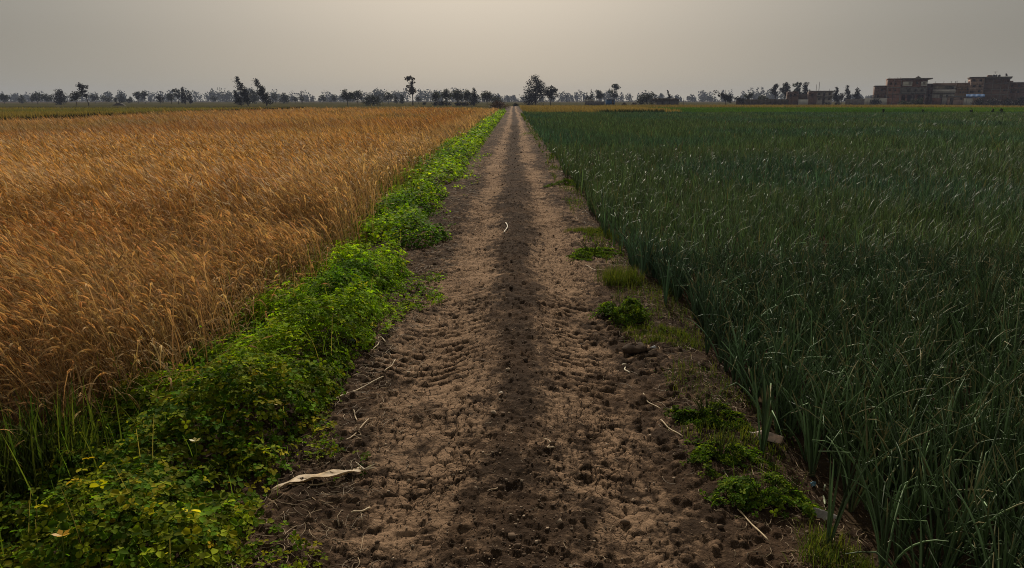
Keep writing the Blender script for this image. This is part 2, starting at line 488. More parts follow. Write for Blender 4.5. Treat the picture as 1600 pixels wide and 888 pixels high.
def build_road():
    core = np.arange(-1.35, 1.5, 0.0068)
    xs = np.concatenate([np.arange(-3.1, -1.35, 0.028), core, np.arange(1.5, 2.5, 0.022)])
    ys = [1.25]
    while ys[-1] < 235:
        ys.append(ys[-1] + max(0.0062, 0.0032 * ys[-1]))
    ys = np.array(ys)
    X, Y = np.meshgrid(xs, ys)
    Z, D = road_height(X, Y)
    # hoof and boot prints
    r2 = np.random.default_rng(3)
    for _ in range(60):
        px, py = r2.uniform(-0.95, 1.0), 2.3 + 12 * r2.uniform(0, 1) ** 1.4
        a, b, d = r2.uniform(0.035, 0.07), r2.uniform(0.04, 0.09), r2.uniform(0.006, 0.016)
        iy = slice(max(0, np.searchsorted(ys, py - 0.2)), np.searchsorted(ys, py + 0.2))
        ix = slice(np.searchsorted(xs, px - 0.2), np.searchsorted(xs, px + 0.2))
        q = np.sqrt(((X[iy, ix] - px) / a) ** 2 + ((Y[iy, ix] - py) / b) ** 2)
        q = q + 1.1 * (fbm(X[iy, ix] * 22, Y[iy, ix] * 22, 91, 2) - 0.5)
        Z[iy, ix] += -d * (1 - sstep(0.45, 1.0, q)) + 0.35 * d * np.exp(-((q - 1.2) / 0.25) ** 2)
        D[iy, ix] -= 0.12 * (1 - sstep(0.5, 1.1, q))
    ny, nx = X.shape
    i = (np.arange(ny - 1)[:, None] * nx + np.arange(nx - 1)[None, :])
    Q = np.stack([i, i + 1, i + nx + 1, i + nx], axis=-1).reshape(-1, 4)
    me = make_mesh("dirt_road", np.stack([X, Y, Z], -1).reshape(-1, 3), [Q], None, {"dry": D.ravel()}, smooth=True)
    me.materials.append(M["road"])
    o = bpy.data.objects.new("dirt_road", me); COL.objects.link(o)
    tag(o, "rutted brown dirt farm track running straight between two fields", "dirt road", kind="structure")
    return xs, ys, Z


RXS, RYS, RZ = build_road()


def road_z(x, y):
    ix = int(np.clip(np.searchsorted(RXS, x), 0, len(RXS) - 1)); iy = int(np.clip(np.searchsorted(RYS, y), 0, len(RYS) - 1))
    return float(RZ[iy, ix])


def surf_z(x, y):
    """height of the track and verges under many points"""
    ix = np.clip(np.searchsorted(RXS, x), 0, len(RXS) - 1); iy = np.clip(np.searchsorted(RYS, y), 0, len(RYS) - 1)
    z = RZ[iy, ix]
    return np.where((x < RXS[0]) | (x > RXS[-1]), FIELD_Z, np.maximum(z, FIELD_Z))


g = MB()
g.add([(-1500, -40, FIELD_Z), (1500, -40, FIELD_Z), (1500, 1600, FIELD_Z), (-1500, 1600, FIELD_Z)], [(0, 1, 2, 3)])
tag(g.build("ground", M["ground"]), "flat brown farmland soil reaching to the horizon", "ground", kind="structure")


# far fields beyond the crops: low sheets of stubble and fodder, each its own colour
def field_sheet(name, x0, x1, y0, y1, a, b, label, lift):
    m = mat_solid(name + "_cover", a, b, 0.12, spec=0.0, rough=1.0, stain=tuple(0.6 * (p + q) * 0.5 for p, q in zip(a, b)))
    mb = MB(); mb.add([(x0, y0, FIELD_Z + lift), (x1, y0, FIELD_Z + lift), (x1, y1, FIELD_Z + lift), (x0, y1, FIELD_Z + lift)], [(0, 1, 2, 3)])
    tag(mb.build(name, m), label, "field", kind="structure")


field_sheet("stubble_field", -420, 420, 136, 900, (0.10, 0.08, 0.034), (0.05, 0.055, 0.022), "distant tan and olive fields before the hazy trees", 0.006)
field_sheet("fodder_field", 24, 330, 128, 170, (0.07, 0.14, 0.03), (0.05, 0.11, 0.025), "thin bright green fodder field behind the onion crop", 0.012)

# ------------------------------------------------------------------ wheat
def wheat_edge(y):
    return -2.85 + 0.72 * sstep(3.2, 4.4, y) - 0.25 * sstep(7, 16, y) + 0.35 * (fbm(y * 0.5, y * 0 + 1.7, 101, 3) - 0.5) * 2 * 0.6


def wheat_colour(x, y, n):
    t = fbm(x * 0.11, y * 0.07, 111, 4)
    gold = np.array([0.49, 0.295, 0.102]); rust = np.array([0.36, 0.188, 0.062]); olive = np.array([0.29, 0.22, 0.075])
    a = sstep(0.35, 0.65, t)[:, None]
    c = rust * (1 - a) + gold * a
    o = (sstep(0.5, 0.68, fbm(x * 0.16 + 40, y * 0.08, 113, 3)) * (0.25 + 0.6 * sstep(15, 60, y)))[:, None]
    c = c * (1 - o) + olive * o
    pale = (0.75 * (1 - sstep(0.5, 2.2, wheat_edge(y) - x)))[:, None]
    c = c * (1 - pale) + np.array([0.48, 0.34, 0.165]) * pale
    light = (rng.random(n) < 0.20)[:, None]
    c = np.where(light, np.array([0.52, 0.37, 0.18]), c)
    return c * rng.uniform(0.5, 1.4, (n, 1)) * rng.uniform(0.93, 1.07, (n, 3))


def wheat_height(x, y):
    return 0.80 + 0.22 * (fbm(x * 0.35, y * 0.25, 121, 3) - 0.5) + 0.55 * (fbm(x * 0.10, y * 0.16, 122, 3) - 0.5) * sstep(6, 22, y)


def wheat_mesh():
    mb = MB()
    for (y0, y1, dens, lod) in ((1.3, 4.0, 330, 0), (4.0, 8.5, 330, 0), (2.0, 13.0, 380, 3), (8.5, 14, 210, 1), (14, 26, 120, 1), (26, 50, 60, 2), (50, 90, 30, 2), (90, 134, 16, 2)):
        x, y = scatter(y0, y1, dens, -36, -1.9, 2.2)
        e = wheat_edge(y)
        k = x < e + rng.normal(0, 0.10, len(x))
        if lod == 3:
            lod = 0; k &= x > e - 0.75
        k &= ~((y > 95) & (x < -36 + (y - 95) * 0.05))
        x, y = x[k], y[k]; n = len(x)
        if not n: continue
        d = wheat_edge(y) - x                      # depth into the field
        H = wheat_height(x, y) * rng.normal(1, 0.12, n) * (1 - 0.38 * sstep(0.50, 0.70, fbm(x * 0.9, y * 0.6, 133, 3)))
        lodge = sstep(0.48, 0.66, fbm(x * 0.8, y * 0.6, 131, 3)) * (1 - 0.75 * sstep(1.5, 5, d))
        az = math.pi + 0.35 + 0.9 * (fbm(x * 0.4, y * 0.3, 132, 3) - 0.5) + rng.normal(0, 0.8, n) + lodge * rng.normal(0, 1.4, n)
        a0 = np.abs(rng.normal(0.05, 0.07, n)) + lodge * np.abs(rng.normal(0.55, 0.35, n))
        a1 = a0 + 0.28 + np.abs(rng.normal(0.25, 0.22, n))
        base = np.stack([x, y, np.full(n, FIELD_Z) + 0.0], -1)
        base[:, 2] = surf_z(x, y)
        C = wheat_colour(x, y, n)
        tw = az + math.pi / 2 + rng.normal(0, 0.7, n)
        side = np.stack([np.cos(tw), np.sin(tw), np.zeros(n)], -1)
        if lod == 0:
            P, th = bend(base, H, az, a0, a1, 6)
            W = np.full((n, 6), 0.0042) * rng.uniform(0.8, 1.3, (n, 1))
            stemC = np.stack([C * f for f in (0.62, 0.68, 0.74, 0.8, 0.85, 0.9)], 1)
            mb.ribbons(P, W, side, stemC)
            hl = rng.uniform(0.06, 0.10, n)
            P2, th2 = bend(P[:, -1], hl, az, th + 0.1, th + rng.uniform(0.3, 1.7, n), 4)
            W2 = np.array([0.005, 0.015, 0.013, 0.003])[None] * rng.uniform(0.9, 1.3, (n, 1))
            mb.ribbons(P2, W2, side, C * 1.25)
            side2 = np.cross(side, np.stack([np.sin(th) * np.cos(az), np.sin(th) * np.sin(az), np.cos(th)], -1))
            mb.ribbons(P2, W2 * 0.8, side2, C * 1.25)
            for j in range(5):
                b = P2[:, 1 + (j % 3)]
                aa = az + rng.normal(0, 0.35, n); ta = th2 + rng.normal(0, 0.25, n)
                L = rng.uniform(0.05, 0.095, n)
                P3, _ = bend(b, L, aa, ta, ta + 0.2, 2)
                mb.ribbons(P3, np.tile([0.0022, 0.0006], (n, 1)), side, C * 1.15)
            for j in range(2):
                m = rng.random(n) < (0.75 if j == 0 else 0.5)
                i0 = rng.integers(1, 4, n)
                b = P[np.arange(n), i0][m]; q = m.sum()
                la = rng.uniform(0, 2 * math.pi, q)
                P4, _ = bend(b, rng.uniform(0.12, 0.26, q), la, rng.uniform(0.3, 0.8, q), rng.uniform(1.4, 2.7, q), 5)
                ts = la + math.pi / 2
                mb.ribbons(P4, np.array([0.005, 0.009, 0.008, 0.005, 0.001])[None] * rng.uniform(0.7, 1.2, (q, 1)),
                           np.stack([np.cos(ts), np.sin(ts), 0 * ts], -1), C[m] * rng.uniform(0.75, 1.25, (q, 1)))
        elif lod == 1:
            sc = 1.0 if y0 < 12 else 1.5
            P, th = bend(base, H, az, a0, a1, 4)
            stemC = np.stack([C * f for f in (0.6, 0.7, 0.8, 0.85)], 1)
            mb.ribbons(P, np.tile(np.array([0.006, 0.006, 0.006, 0.005]) * sc, (n, 1)), side, stemC)
            P2, th2 = bend(P[:, -1], rng.uniform(0.11, 0.20, n), az, th + 0.2, th + rng.uniform(0.3, 1.6, n), 3)
            mb.ribbons(P2, np.array([0.006, 0.019, 0.001])[None] * sc * rng.uniform(0.8, 1.3, (n, 1)), side, C * 1.28)
            m = rng.random(n) < 0.6; q = m.sum()
            la = rng.uniform(0, 2 * math.pi, q); ts = la + math.pi / 2
            P4, _ = bend(P[m, 2], rng.uniform(0.12, 0.25, q), la, rng.uniform(0.3, 0.8, q), rng.uniform(1.2, 2.4, q), 3)
            mb.ribbons(P4, np.tile(np.array([0.008, 0.011, 0.001]) * sc, (q, 1)), np.stack([np.cos(ts), np.sin(ts), 0 * ts], -1), C[m])
        else:
            sc = np.clip(y / 30, 1, 4)
            P, th = bend(base, H * 1.1, az, a0, a1 + rng.uniform(0.2, 1.3, n), 4)
            mb.ribbons(P, np.array([0.022, 0.020, 0.024, 0.002])[None] * sc[:, None] * rng.uniform(0.7, 1.3, (n, 1)), side, C)
    o = mb.build("wheat", M["wheat"])
    tag(o, "ripe golden brown wheat field with bearded ears bending in wind left of the track", "wheat field", kind="stuff")


wheat_mesh()


def far_crop(name, label, cat, regions, colA, colB, H, mat):
    mb = MB()
    for (x0, x1, y0, y1, dens) in regions:
        x, y = scatter(y0, y1, dens, x0, x1, 6)
        n = len(x)
        if not n: continue
        t = fbm(x * 0.05, y * 0.05, 141, 3)
        a = sstep(0.35, 0.65, t)[:, None]
        C = (np.array(colA) * (1 - a) + np.array(colB) * a) * rng.uniform(0.7, 1.3, (n, 1))
        sc = np.clip(y / 30, 1, 5)
        az = math.pi + rng.normal(0, 0.8, n)
        base = np.stack([x, y, np.full(n, FIELD_Z)], -1)
        P, _ = bend(base, H * rng.normal(1, 0.12, n), az, rng.uniform(0, 0.2, n), rng.uniform(0.4, 1.0, n), 3)
        tw = rng.uniform(0, math.pi, n)
        mb.ribbons(P, np.array([0.03, 0.028, 0.003])[None] * sc[:, None], np.stack([np.cos(tw), np.sin(tw), 0 * tw], -1), C)
    tag(mb.build(name, mat), label, cat, kind="stuff")


far_crop("unripe_grain", "olive green unripe grain in the plot beyond the ripe wheat, behind a dark ditch", "grain crop",
         [(-75, -38, 48, 75, 16), (-112, -38, 75, 135, 9)], (0.26, 0.20, 0.06), (0.17, 0.17, 0.05), 0.72, M["crop"])
far_crop("ripe_grain", "strip of ripe yellow grain behind the dark green onion field", "grain crop",
         [(1.6, 24, 108, 190, 9), (24, 118, 172, 215, 6)], (0.27, 0.20, 0.085), (0.20, 0.155, 0.06), 0.75, M["crop"])
far_crop("green_fodder", "bright green clover fodder strip between the onions and the village", "fodder crop",
         [(22, 135, 108, 170, 8)], (0.05, 0.12, 0.02), (0.09, 0.17, 0.03), 0.45, M["crop"])

# ------------------------------------------------------------------ onions
def onion_edge(y):
    return 1.60 + 0.28 * (fbm(y * 0.45, y * 0 + 2.2, 151, 4) - 0.5) * 2 - 0.28 * sstep(4.5, 9, y) - 0.08 * sstep(12, 25, y)


def onion_mesh():
    mb = MB()
    for (y0, y1, dens, lod) in ((1.3, 4.5, 105, 0), (4.5, 8, 90, 0), (8, 14, 58, 1), (14, 26, 30, 1), (26, 50, 46, 2), (50, 104, 26, 2)):
        x, y = scatter(y0, y1, dens, 1.2, 90, 2.2)
        k = x > onion_edge(y) + rng.normal(0, 0.09, len(x)) - 0.35 * (rng.random(len(x)) < 0.05)
        x, y = x[k], y[k]; n = len(x)
        base0 = np.stack([x, y, surf_z(x, y)], -1)
        size = 0.88 + 0.5 * (fbm(x * 0.4, y * 0.4, 161, 3) - 0.5) + rng.normal(0, 0.08, n)
        tone = fbm(x * 0.15, y * 0.12, 162, 3)
        nl = {0: 7, 1: 6, 2: 1}[lod]
        for j in range(nl):
            az = rng.uniform(0, 2 * math.pi, n)
            a0 = np.abs(rng.normal(0.11, 0.13, n)) + 0.02
            a1 = a0 + np.abs(rng.normal(0.45, 0.45, n))
            L = rng.uniform(0.33, 0.56, n) * size
            kt = rng.uniform(0.6, 0.9, n); ka = np.where(rng.random(n) < 0.17, rng.uniform(0.5, 1.8, n), 0.0)
            b = base0 + np.stack([np.cos(az) * 0.008, np.sin(az) * 0.008, 0 * az], -1)
            g1 = np.array([0.064, 0.124, 0.080]); g2 = np.array([0.092, 0.140, 0.064])
            tt = sstep(0.35, 0.65, tone)[:, None]
            C = (g1 * (1 - tt) + g2 * tt) * np.clip(rng.lognormal(-0.08, 0.45, (n, 1)), 0.3, 2.2)
            tan = np.array([0.24, 0.21, 0.10])
            dead = (rng.random(n) < 0.035)[:, None]
            C = np.where(dead, tan * rng.uniform(0.6, 1.1, (n, 1)), C)
            tipd = (rng.random(n) < 0.22)[:, None]
            if lod == 0:
                m = 9
                P, _ = bend(b, L, az, a0, a1, m, (kt, ka))
                R = np.array([0.0042, 0.0048, 0.0052, 0.0052, 0.0048, 0.0043, 0.0036, 0.0027, 0.0012])[None] * 0.95 * rng.uniform(0.75, 1.25, (n, 1))
                CC = np.repeat(C[:, None, :], m, 1)
                CC[:, -2:] = np.where(tipd[:, None], tan, CC[:, -2:])
                CC = CC * 1.25
                CC[:, 0] = CC[:, 0] * 0.6 + np.array([0.12, 0.15, 0.08]) * 0.4
                mb.tubes(P, R, 4, CC, cap=False)
            elif lod == 1:
                m = 5
                P, _ = bend(b, L, az, a0, a1, m, (kt, ka))
                s = 1.0 if y0 < 12 else 1.5
                W = np.array([0.009, 0.011, 0.010, 0.007, 0.001])[None] * s * rng.uniform(0.75, 1.25, (n, 1))
                CC = np.repeat(C[:, None, :], m, 1) * 0.9
                CC[:, -1:] = np.where(tipd[:, None], tan, CC[:, -1:])
                tw = az + math.pi / 2 + rng.normal(0, 0.5, n)
                mb.ribbons(P, W, np.stack([np.cos(tw), np.sin(tw), 0 * tw], -1), CC)
            else:
                sc = np.clip(y / 30, 1, 4)
                P, _ = bend(b, L * 1.05, az, a0, a1 + 0.1, 3)
                W = np.array([0.03, 0.026, 0.002])[None] * sc[:, None] * rng.uniform(0.7, 1.3, (n, 1))
                tw = rng.uniform(0, math.pi, n)
                mb.ribbons(P, W, np.stack([np.cos(tw), np.sin(tw), 0 * tw], -1), C)
    o = mb.build("onion_crop", M["onion"], smooth=True)
    tag(o, "dense dark green onion crop with upright hollow leaves right of the track", "onion field", kind="stuff")


onion_mesh()

# ------------------------------------------------------------------ clover strip on the left verge
CLUMPS = []      # x, y, radius, height
for (u, v, r, h) in ((655, 372, 0.42, 0.30), (600, 350, 0.55, 0.42), (585, 415, 0.50, 0.36), (540, 440, 0.45, 0.34), (560, 490, 0.42, 0.32), (490, 470, 0.50, 0.36),
                     (520, 520, 0.42, 0.33), (440, 540, 0.50, 0.36), (450, 590, 0.42, 0.34), (370, 600, 0.45, 0.36), (410, 640, 0.36, 0.28), (330, 660, 0.45, 0.33),
                     (270, 700, 0.42, 0.28), (370, 740, 0.30, 0.13), (210, 770, 0.42, 0.26), (300, 800, 0.32, 0.14), (130, 830, 0.45, 0.28), (240, 860, 0.35, 0.18),
                     (650, 320, 0.50, 0.40), (680, 305, 0.45, 0.34), (700, 275, 0.55, 0.40), (620, 330, 0.5, 0.4), (400, 820, 0.16, 0.05)):
    p = ground_at(u, v, 0.05)
    CLUMPS.append((p[0], p[1], r, h))
for q in np.arange(2.6, 17, 0.42):
    CLUMPS.append((-2.28 + rng.normal(0, 0.14), q, rng.uniform(0.25, 0.4), rng.uniform(0.10, 0.24)))
yy = 17.0
while yy < 125:
    r = rng.uniform(0.45, 0.75)
    CLUMPS.append((-1.72 + rng.normal(0, 0.15), yy, r, rng.uniform(0.3, 0.5)))
    CLUMPS.append((-2.25 + rng.normal(0, 0.15), yy + rng.uniform(0, 0.6), r, rng.uniform(0.35, 0.55)))
    yy += rng.uniform(0.7, 1.1)
CLUMPS = np.array(CLUMPS)


def mound(x, y):
    z = np.zeros_like(x)
    for cx, cy, r, h in CLUMPS:
        k = (np.abs(y - cy) < 1.6 * r) & (np.abs(x - cx) < 1.6 * r)
        if k.any():
            q = ((x[k] - cx) ** 2 + (y[k] - cy) ** 2) / (r * r)
            z[k] = np.maximum(z[k], h * np.sqrt(np.clip(1 - q * 0.75, 0, 1)) * (q < 1.33))
    lim = -0.99 - 0.10 * sstep(5.5, 8, y) - 0.12 * sstep(11, 16, y) + 0.45 * np.exp(-((y - 9.9) / 0.75) ** 2) + 0.30 * (fbm(x * 0 + 2.0, y * 1.4, 175, 3) - 0.5)
    return z * (1 - sstep(-0.22, 0.04, x - lim))


def trifoliate(mb, P, N, size, C, rr):
    """three kite shaped leaflets per leaf"""
    n = len(P)
    ref = rr.normal(0, 1, (n, 3))
    a = np.cross(N, ref); a /= np.linalg.norm(a, axis=-1, keepdims=True) + 1e-9
    b = np.cross(N, a)
    for j in range(3):
        t = j * 2 * math.pi / 3
        d = a * math.cos(t) + b * math.sin(t)
        s = -a * math.sin(t) + b * math.cos(t)
        L = size[:, None]
        droop = -N * 0.15 * L
        up = N * 0.10 * L
        v = np.stack([P + d * L * 0.06, P + d * L * 0.42 + s * L * 0.36 + up, P + d * L * 0.84 + s * L * 0.32 + up * 0.6, P + d * L * 1.0 + droop,
                      P + d * L * 0.84 - s * L * 0.32 + up * 0.6, P + d * L * 0.42 - s * L * 0.36 + up], 1)
        k = np.arange(n)[:, None] * 6
        Q = np.concatenate([k + np.array([[0, 1, 2, 3]]), k + np.array([[0, 3, 4, 5]])])
        mb.add(v.reshape(-1, 3), Q, C=np.repeat(C, 6, 0))


def single_leaf(mb, P, N, size, C, rr, wid=0.7):
    n = len(P)
    ref = rr.normal(0, 1, (n, 3))
    a = np.cross(N, ref); a /= np.linalg.norm(a, axis=-1, keepdims=True) + 1e-9
    b = np.cross(N, a)
    L = size[:, None]
    v = np.stack([P - a * L * 0.5, P + b * L * wid * 0.5, P + a * L * 0.5, P - b * L * wid * 0.5], 1)
    mb.add(v.reshape(-1, 3), np.arange(n * 4).reshape(n, 4), C=np.repeat(C, 4, 0))


def clover_colour(x, y, n):
    t = fbm(x * 1.1, y * 0.9, 171, 3)
    br = np.array([0.225, 0.345, 0.010]); dk = np.array([0.070, 0.150, 0.010]); ol = np.array([0.23, 0.24, 0.016])
    a = sstep(0.3, 0.7, t)[:, None]
    c = dk * (1 - a) + br * a
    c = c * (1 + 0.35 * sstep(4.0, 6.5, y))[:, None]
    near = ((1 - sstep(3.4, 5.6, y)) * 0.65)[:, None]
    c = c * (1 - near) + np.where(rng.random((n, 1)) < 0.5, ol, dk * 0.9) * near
    yel = (rng.random(n) < 0.012 + 0.015 * (1 - sstep(3, 6, y)))[:, None]
    c = np.where(yel, np.array([0.42, 0.36, 0.03]), c)
    return c * np.clip(rng.lognormal(-0.1, 0.45, (n, 1)), 0.3, 2.0) * np.where(rng.random((n, 1)) < 0.2, np.array([1.5, 1.15, 0.9]), 1.0)


def clover_mesh():
    mb = MB()
    for (y0, y1, dens, size, lod) in ((1.6, 4.2, 2900, 0.027, 0), (4.2, 8, 2600, 0.027, 0), (8, 15, 1900, 0.048, 1), (15, 30, 520, 0.075, 1), (30, 60, 170, 0.13, 1), (60, 125, 60, 0.22, 1)):
        x, y = scatter(y0, y1, dens, -3.0, -0.7, 2.0)
        h = mound(x, y)
        k = h > 0.015 + 0.05 * rng.random(len(x)) + 0.16 * np.clip(fbm(x * 2.3, y * 2.3, 174, 3) - 0.5, 0, 1) * 2
        x, y, h = x[k], y[k], h[k]; n = len(x)
        bump = fbm(x * 3.2, y * 3.2, 172, 4)
        keep = (bump > 0.30 + 0.12 * rng.random(n)) | (rng.random(n) < 0.4)
        x, y, h, bump = x[keep], y[keep], h[keep], bump[keep]; n = len(x)
        h = h * 0.80 * np.clip(0.25 + 2.1 * (bump - 0.22), 0.15, 1.9) + 0.025
        h = h + (rng.random(n) < 0.07) * rng.uniform(0.02, 0.09, n)
        depth = np.minimum(rng.exponential(0.075, n), h * 0.97)
        e = 0.03
        gx = (mound(x + e, y) - mound(x - e, y)) / (2 * e); gy = (mound(x, y + e) - mound(x, y - e)) / (2 * e)
        N = np.stack([-gx * 0.5, -gy * 0.5, np.ones(n)], -1) + rng.normal(0, 0.27, (n, 3))
        N /= np.linalg.norm(N, axis=-1, keepdims=True)
        P = np.stack([x + rng.normal(0, 0.02, n), y + rng.normal(0, 0.02, n), surf_z(x, y) + h - depth], -1)
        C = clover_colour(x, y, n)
        sz = size * np.clip(rng.lognormal(-0.05, 0.32, n), 0.4, 1.5)
        if lod == 0:
            trifoliate(mb, P, N, sz, C, rng)
            m = rng.random(n) < 0.12; q = m.sum()
            b = P[m].copy(); b[:, 2] -= np.minimum(0.12, h[m])
            az = rng.uniform(0, 6.28, q)
            Ps, _ = bend(b, rng.uniform(0.08, 0.17, q), az, rng.uniform(0, 0.4, q), rng.uniform(0.1, 0.7, q), 3)
            mb.ribbons(Ps, np.full((q, 3), 0.0022), np.stack([np.cos(az + 1.57), np.sin(az + 1.57), 0 * az], -1), np.tile([0.10, 0.16, 0.03], (q, 1)))
        else:
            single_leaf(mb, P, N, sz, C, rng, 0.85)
    # low runners creeping out over the soil, and thin stalks standing above the leaves
    for (y0, y1, dens, size, lod) in ((1.8, 8, 900, 0.020, 0), (8, 25, 260, 0.05, 1)):
        x, y = scatter(y0, y1, dens, -1.6, -0.6, 2)
        k = (mound(x, y) < 0.02) & (fbm(x * 2.6, y * 2.0, 176, 3) > 0.50 + 0.55 * np.clip(x + 1.12, 0, 1))
        x, y = x[k], y[k]; n = len(x)
        N = rng.normal(0, 0.35, (n, 3)) + np.array([0, 0, 1]); N /= np.linalg.norm(N, axis=1, keepdims=True)
        P = np.stack([x, y, surf_z(x, y) + rng.uniform(0.008, 0.06, n)], -1)
        C = clover_colour(x, y, n) * 0.9
        (trifoliate if lod == 0 else single_leaf)(mb, P, N, size * rng.uniform(0.5, 1.4, n), C, rng)
    x, y = scatter(2.0, 9, 26, -2.4, -1.1, 2); h = mound(x, y); k = h > 0.08; x, y, h = x[k], y[k], h[k]; n = len(x)
    az = rng.uniform(0, 6.28, n)
    Ps, th = bend(np.stack([x, y, surf_z(x, y) + h * 0.5], -1), rng.uniform(0.12, 0.30, n), az, rng.uniform(0, 0.3, n), rng.uniform(0.2, 0.9, n), 5)
    mb.ribbons(Ps, np.tile([0.004, 0.0035, 0.003, 0.0025, 0.002], (n, 1)), np.stack([np.cos(az + 1.57), np.sin(az + 1.57), 0 * az], -1), np.where(rng.random((n, 1)) < 0.4, np.array([0.30, 0.24, 0.10]), np.array([0.12, 0.19, 0.03])))
    for j in (2, 3, 4):
        N = rng.normal(0, 0.6, (n, 3)) + np.array([0, 0, 1]); N /= np.linalg.norm(N, axis=1, keepdims=True)
        single_leaf(mb, Ps[:, j] + rng.normal(0, 0.012, (n, 3)), N, rng.uniform(0.015, 0.032, n), clover_colour(x, y, n) * 1.1, rng, 0.45)
    tag(mb.build("clover_groundcover", M["clover"]), "bright green clover and weeds mounding along the left edge of the track", "clover", kind="stuff")


clover_mesh()


def grass_blades(mb, x, y, z, L, W, cols, spread=0.5, droop=0.8, seg=5, azc=None):
    n = len(x)
    az = rng.uniform(0, 2 * math.pi, n) if azc is None else azc + rng.normal(0, 0.7, n)
    a0 = np.abs(rng.normal(0, spread * 0.5, n)); a1 = a0 + np.abs(rng.normal(droop * 0.6, droop * 0.4, n))
    P, _ = bend(np.stack([x, y, z], -1), L, az, a0, a1, seg)
    prof = np.array([0.75, 1.0, 0.9, 0.6, 0.06]) if seg == 5 else np.array([0.9, 0.9, 0.06])
    tw = az + math.pi / 2 + rng.normal(0, 0.4, n)
    C = np.array(cols[0]) + (np.array(cols[1]) - np.array(cols[0])) * rng.random((n, 1))
    C = C * rng.uniform(0.7, 1.3, (n, 1))
    mb.ribbons(P, W[:, None] * prof[None], np.stack([np.cos(tw), np.sin(tw), 0 * tw], -1), C)


def verge_grass():
    mb = MB()
    # thin green grass along the foot of the wheat
    for (y0, y1, dens, w, seg) in ((2, 9, 45, 0.007, 5), (9, 20, 40, 0.012, 5), (20, 60, 14, 0.03, 3)):
        x, y = scatter(y0, y1, dens, -3.1, -1.9, 2)
        k = fbm(x * 1.0, y * 0.7, 181, 3) > 0.46
        x, y = x[k], y[k]; n = len(x)
        grass_blades(mb, x, y, surf_z(x, y), rng.uniform(0.25, 0.6, n), np.full(n, w), ((0.06, 0.11, 0.02), (0.16, 0.17, 0.04)), 0.3, 0.6, seg)
    tag(mb.build("verge_grass", M["clover"]), "thin green grass growing along the foot of the wheat", "grass", kind="stuff")


verge_grass()

def right_verge():
    mb = MB()
    for (y0, y1, dens, w, lo, hi, seg) in ((2, 8, 1300, 0.0032, 0.03, 0.13, 5), (8, 20, 420, 0.007, 0.05, 0.16, 3), (20, 60, 60, 0.02, 0.08, 0.25, 3), (60, 105, 25, 0.05, 0.1, 0.3, 3)):
        x, y = scatter(y0, y1, dens, 0.9, 1.9, 2)
        d = np.abs(x - (onion_edge(y) - 0.22 - 0.25 * (fbm(y * 0.5, y * 0 + 4, 183, 2) - 0.5)))
        k = (fbm(x * 2.6, y * 1.6, 184, 3) > 0.49 + 0.5 * d) & (rng.random(len(x)) < 0.8)
        x, y = x[k], y[k]; n = len(x)
        grass_blades(mb, x, y, surf_z(x, y), rng.uniform(lo, hi, n), np.full(n, w), ((0.035, 0.065, 0.014), (0.11, 0.11, 0.03)), 0.8, 1.0, seg)
        x2, y2 = x + rng.normal(0, 0.05, n), y + rng.normal(0, 0.05, n)
        N = rng.normal(0, 0.5, (n, 3)) + np.array([0, 0, 1]); N /= np.linalg.norm(N, axis=1, keepdims=True)
        single_leaf(mb, np.stack([x2, y2, surf_z(x2, y2) + rng.uniform(0.01, hi * 0.5, n)], -1), N, rng.uniform(2, 5, n) * w, np.array([0.05, 0.095, 0.014]) * rng.uniform(0.5, 1.5, (n, 1)), rng, 0.8)
    tag(mb.build("verge_grass", M["clover"]), "sparse short grass and small weeds along the right shoulder of the track", "grass", kind="stuff")


right_verge()

# leafy grass tussocks at the bottom left, in front of the wheat
for (u, v, label) in ((15, 760, "tall broad-bladed green grass tussock in front of wheat at lower left edge"),
                      (95, 730, "shorter green grass tussock just right of the tall one, below the wheat")):
    p = ground_at(u, v, -0.1)
    mb = MB(); n = 260
    x = p[0] + np.clip(rng.normal(0, 0.10, n), -0.24, 0.24); y = p[1] + np.clip(rng.normal(0, 0.12, n), -0.26, 0.26)
    grass_blades(mb, x, y, surf_z(x, y), rng.uniform(0.2, 0.52, n), rng.uniform(0.006, 0.013, n), ((0.028, 0.055, 0.012), (0.10, 0.12, 0.028)), 0.45, 0.9, 5)
    tag(mb.build("grass_tussock", M["clover"], origin=(p[0], p[1], -0.1)), label, "grass tussock", "grass tussocks below the wheat")

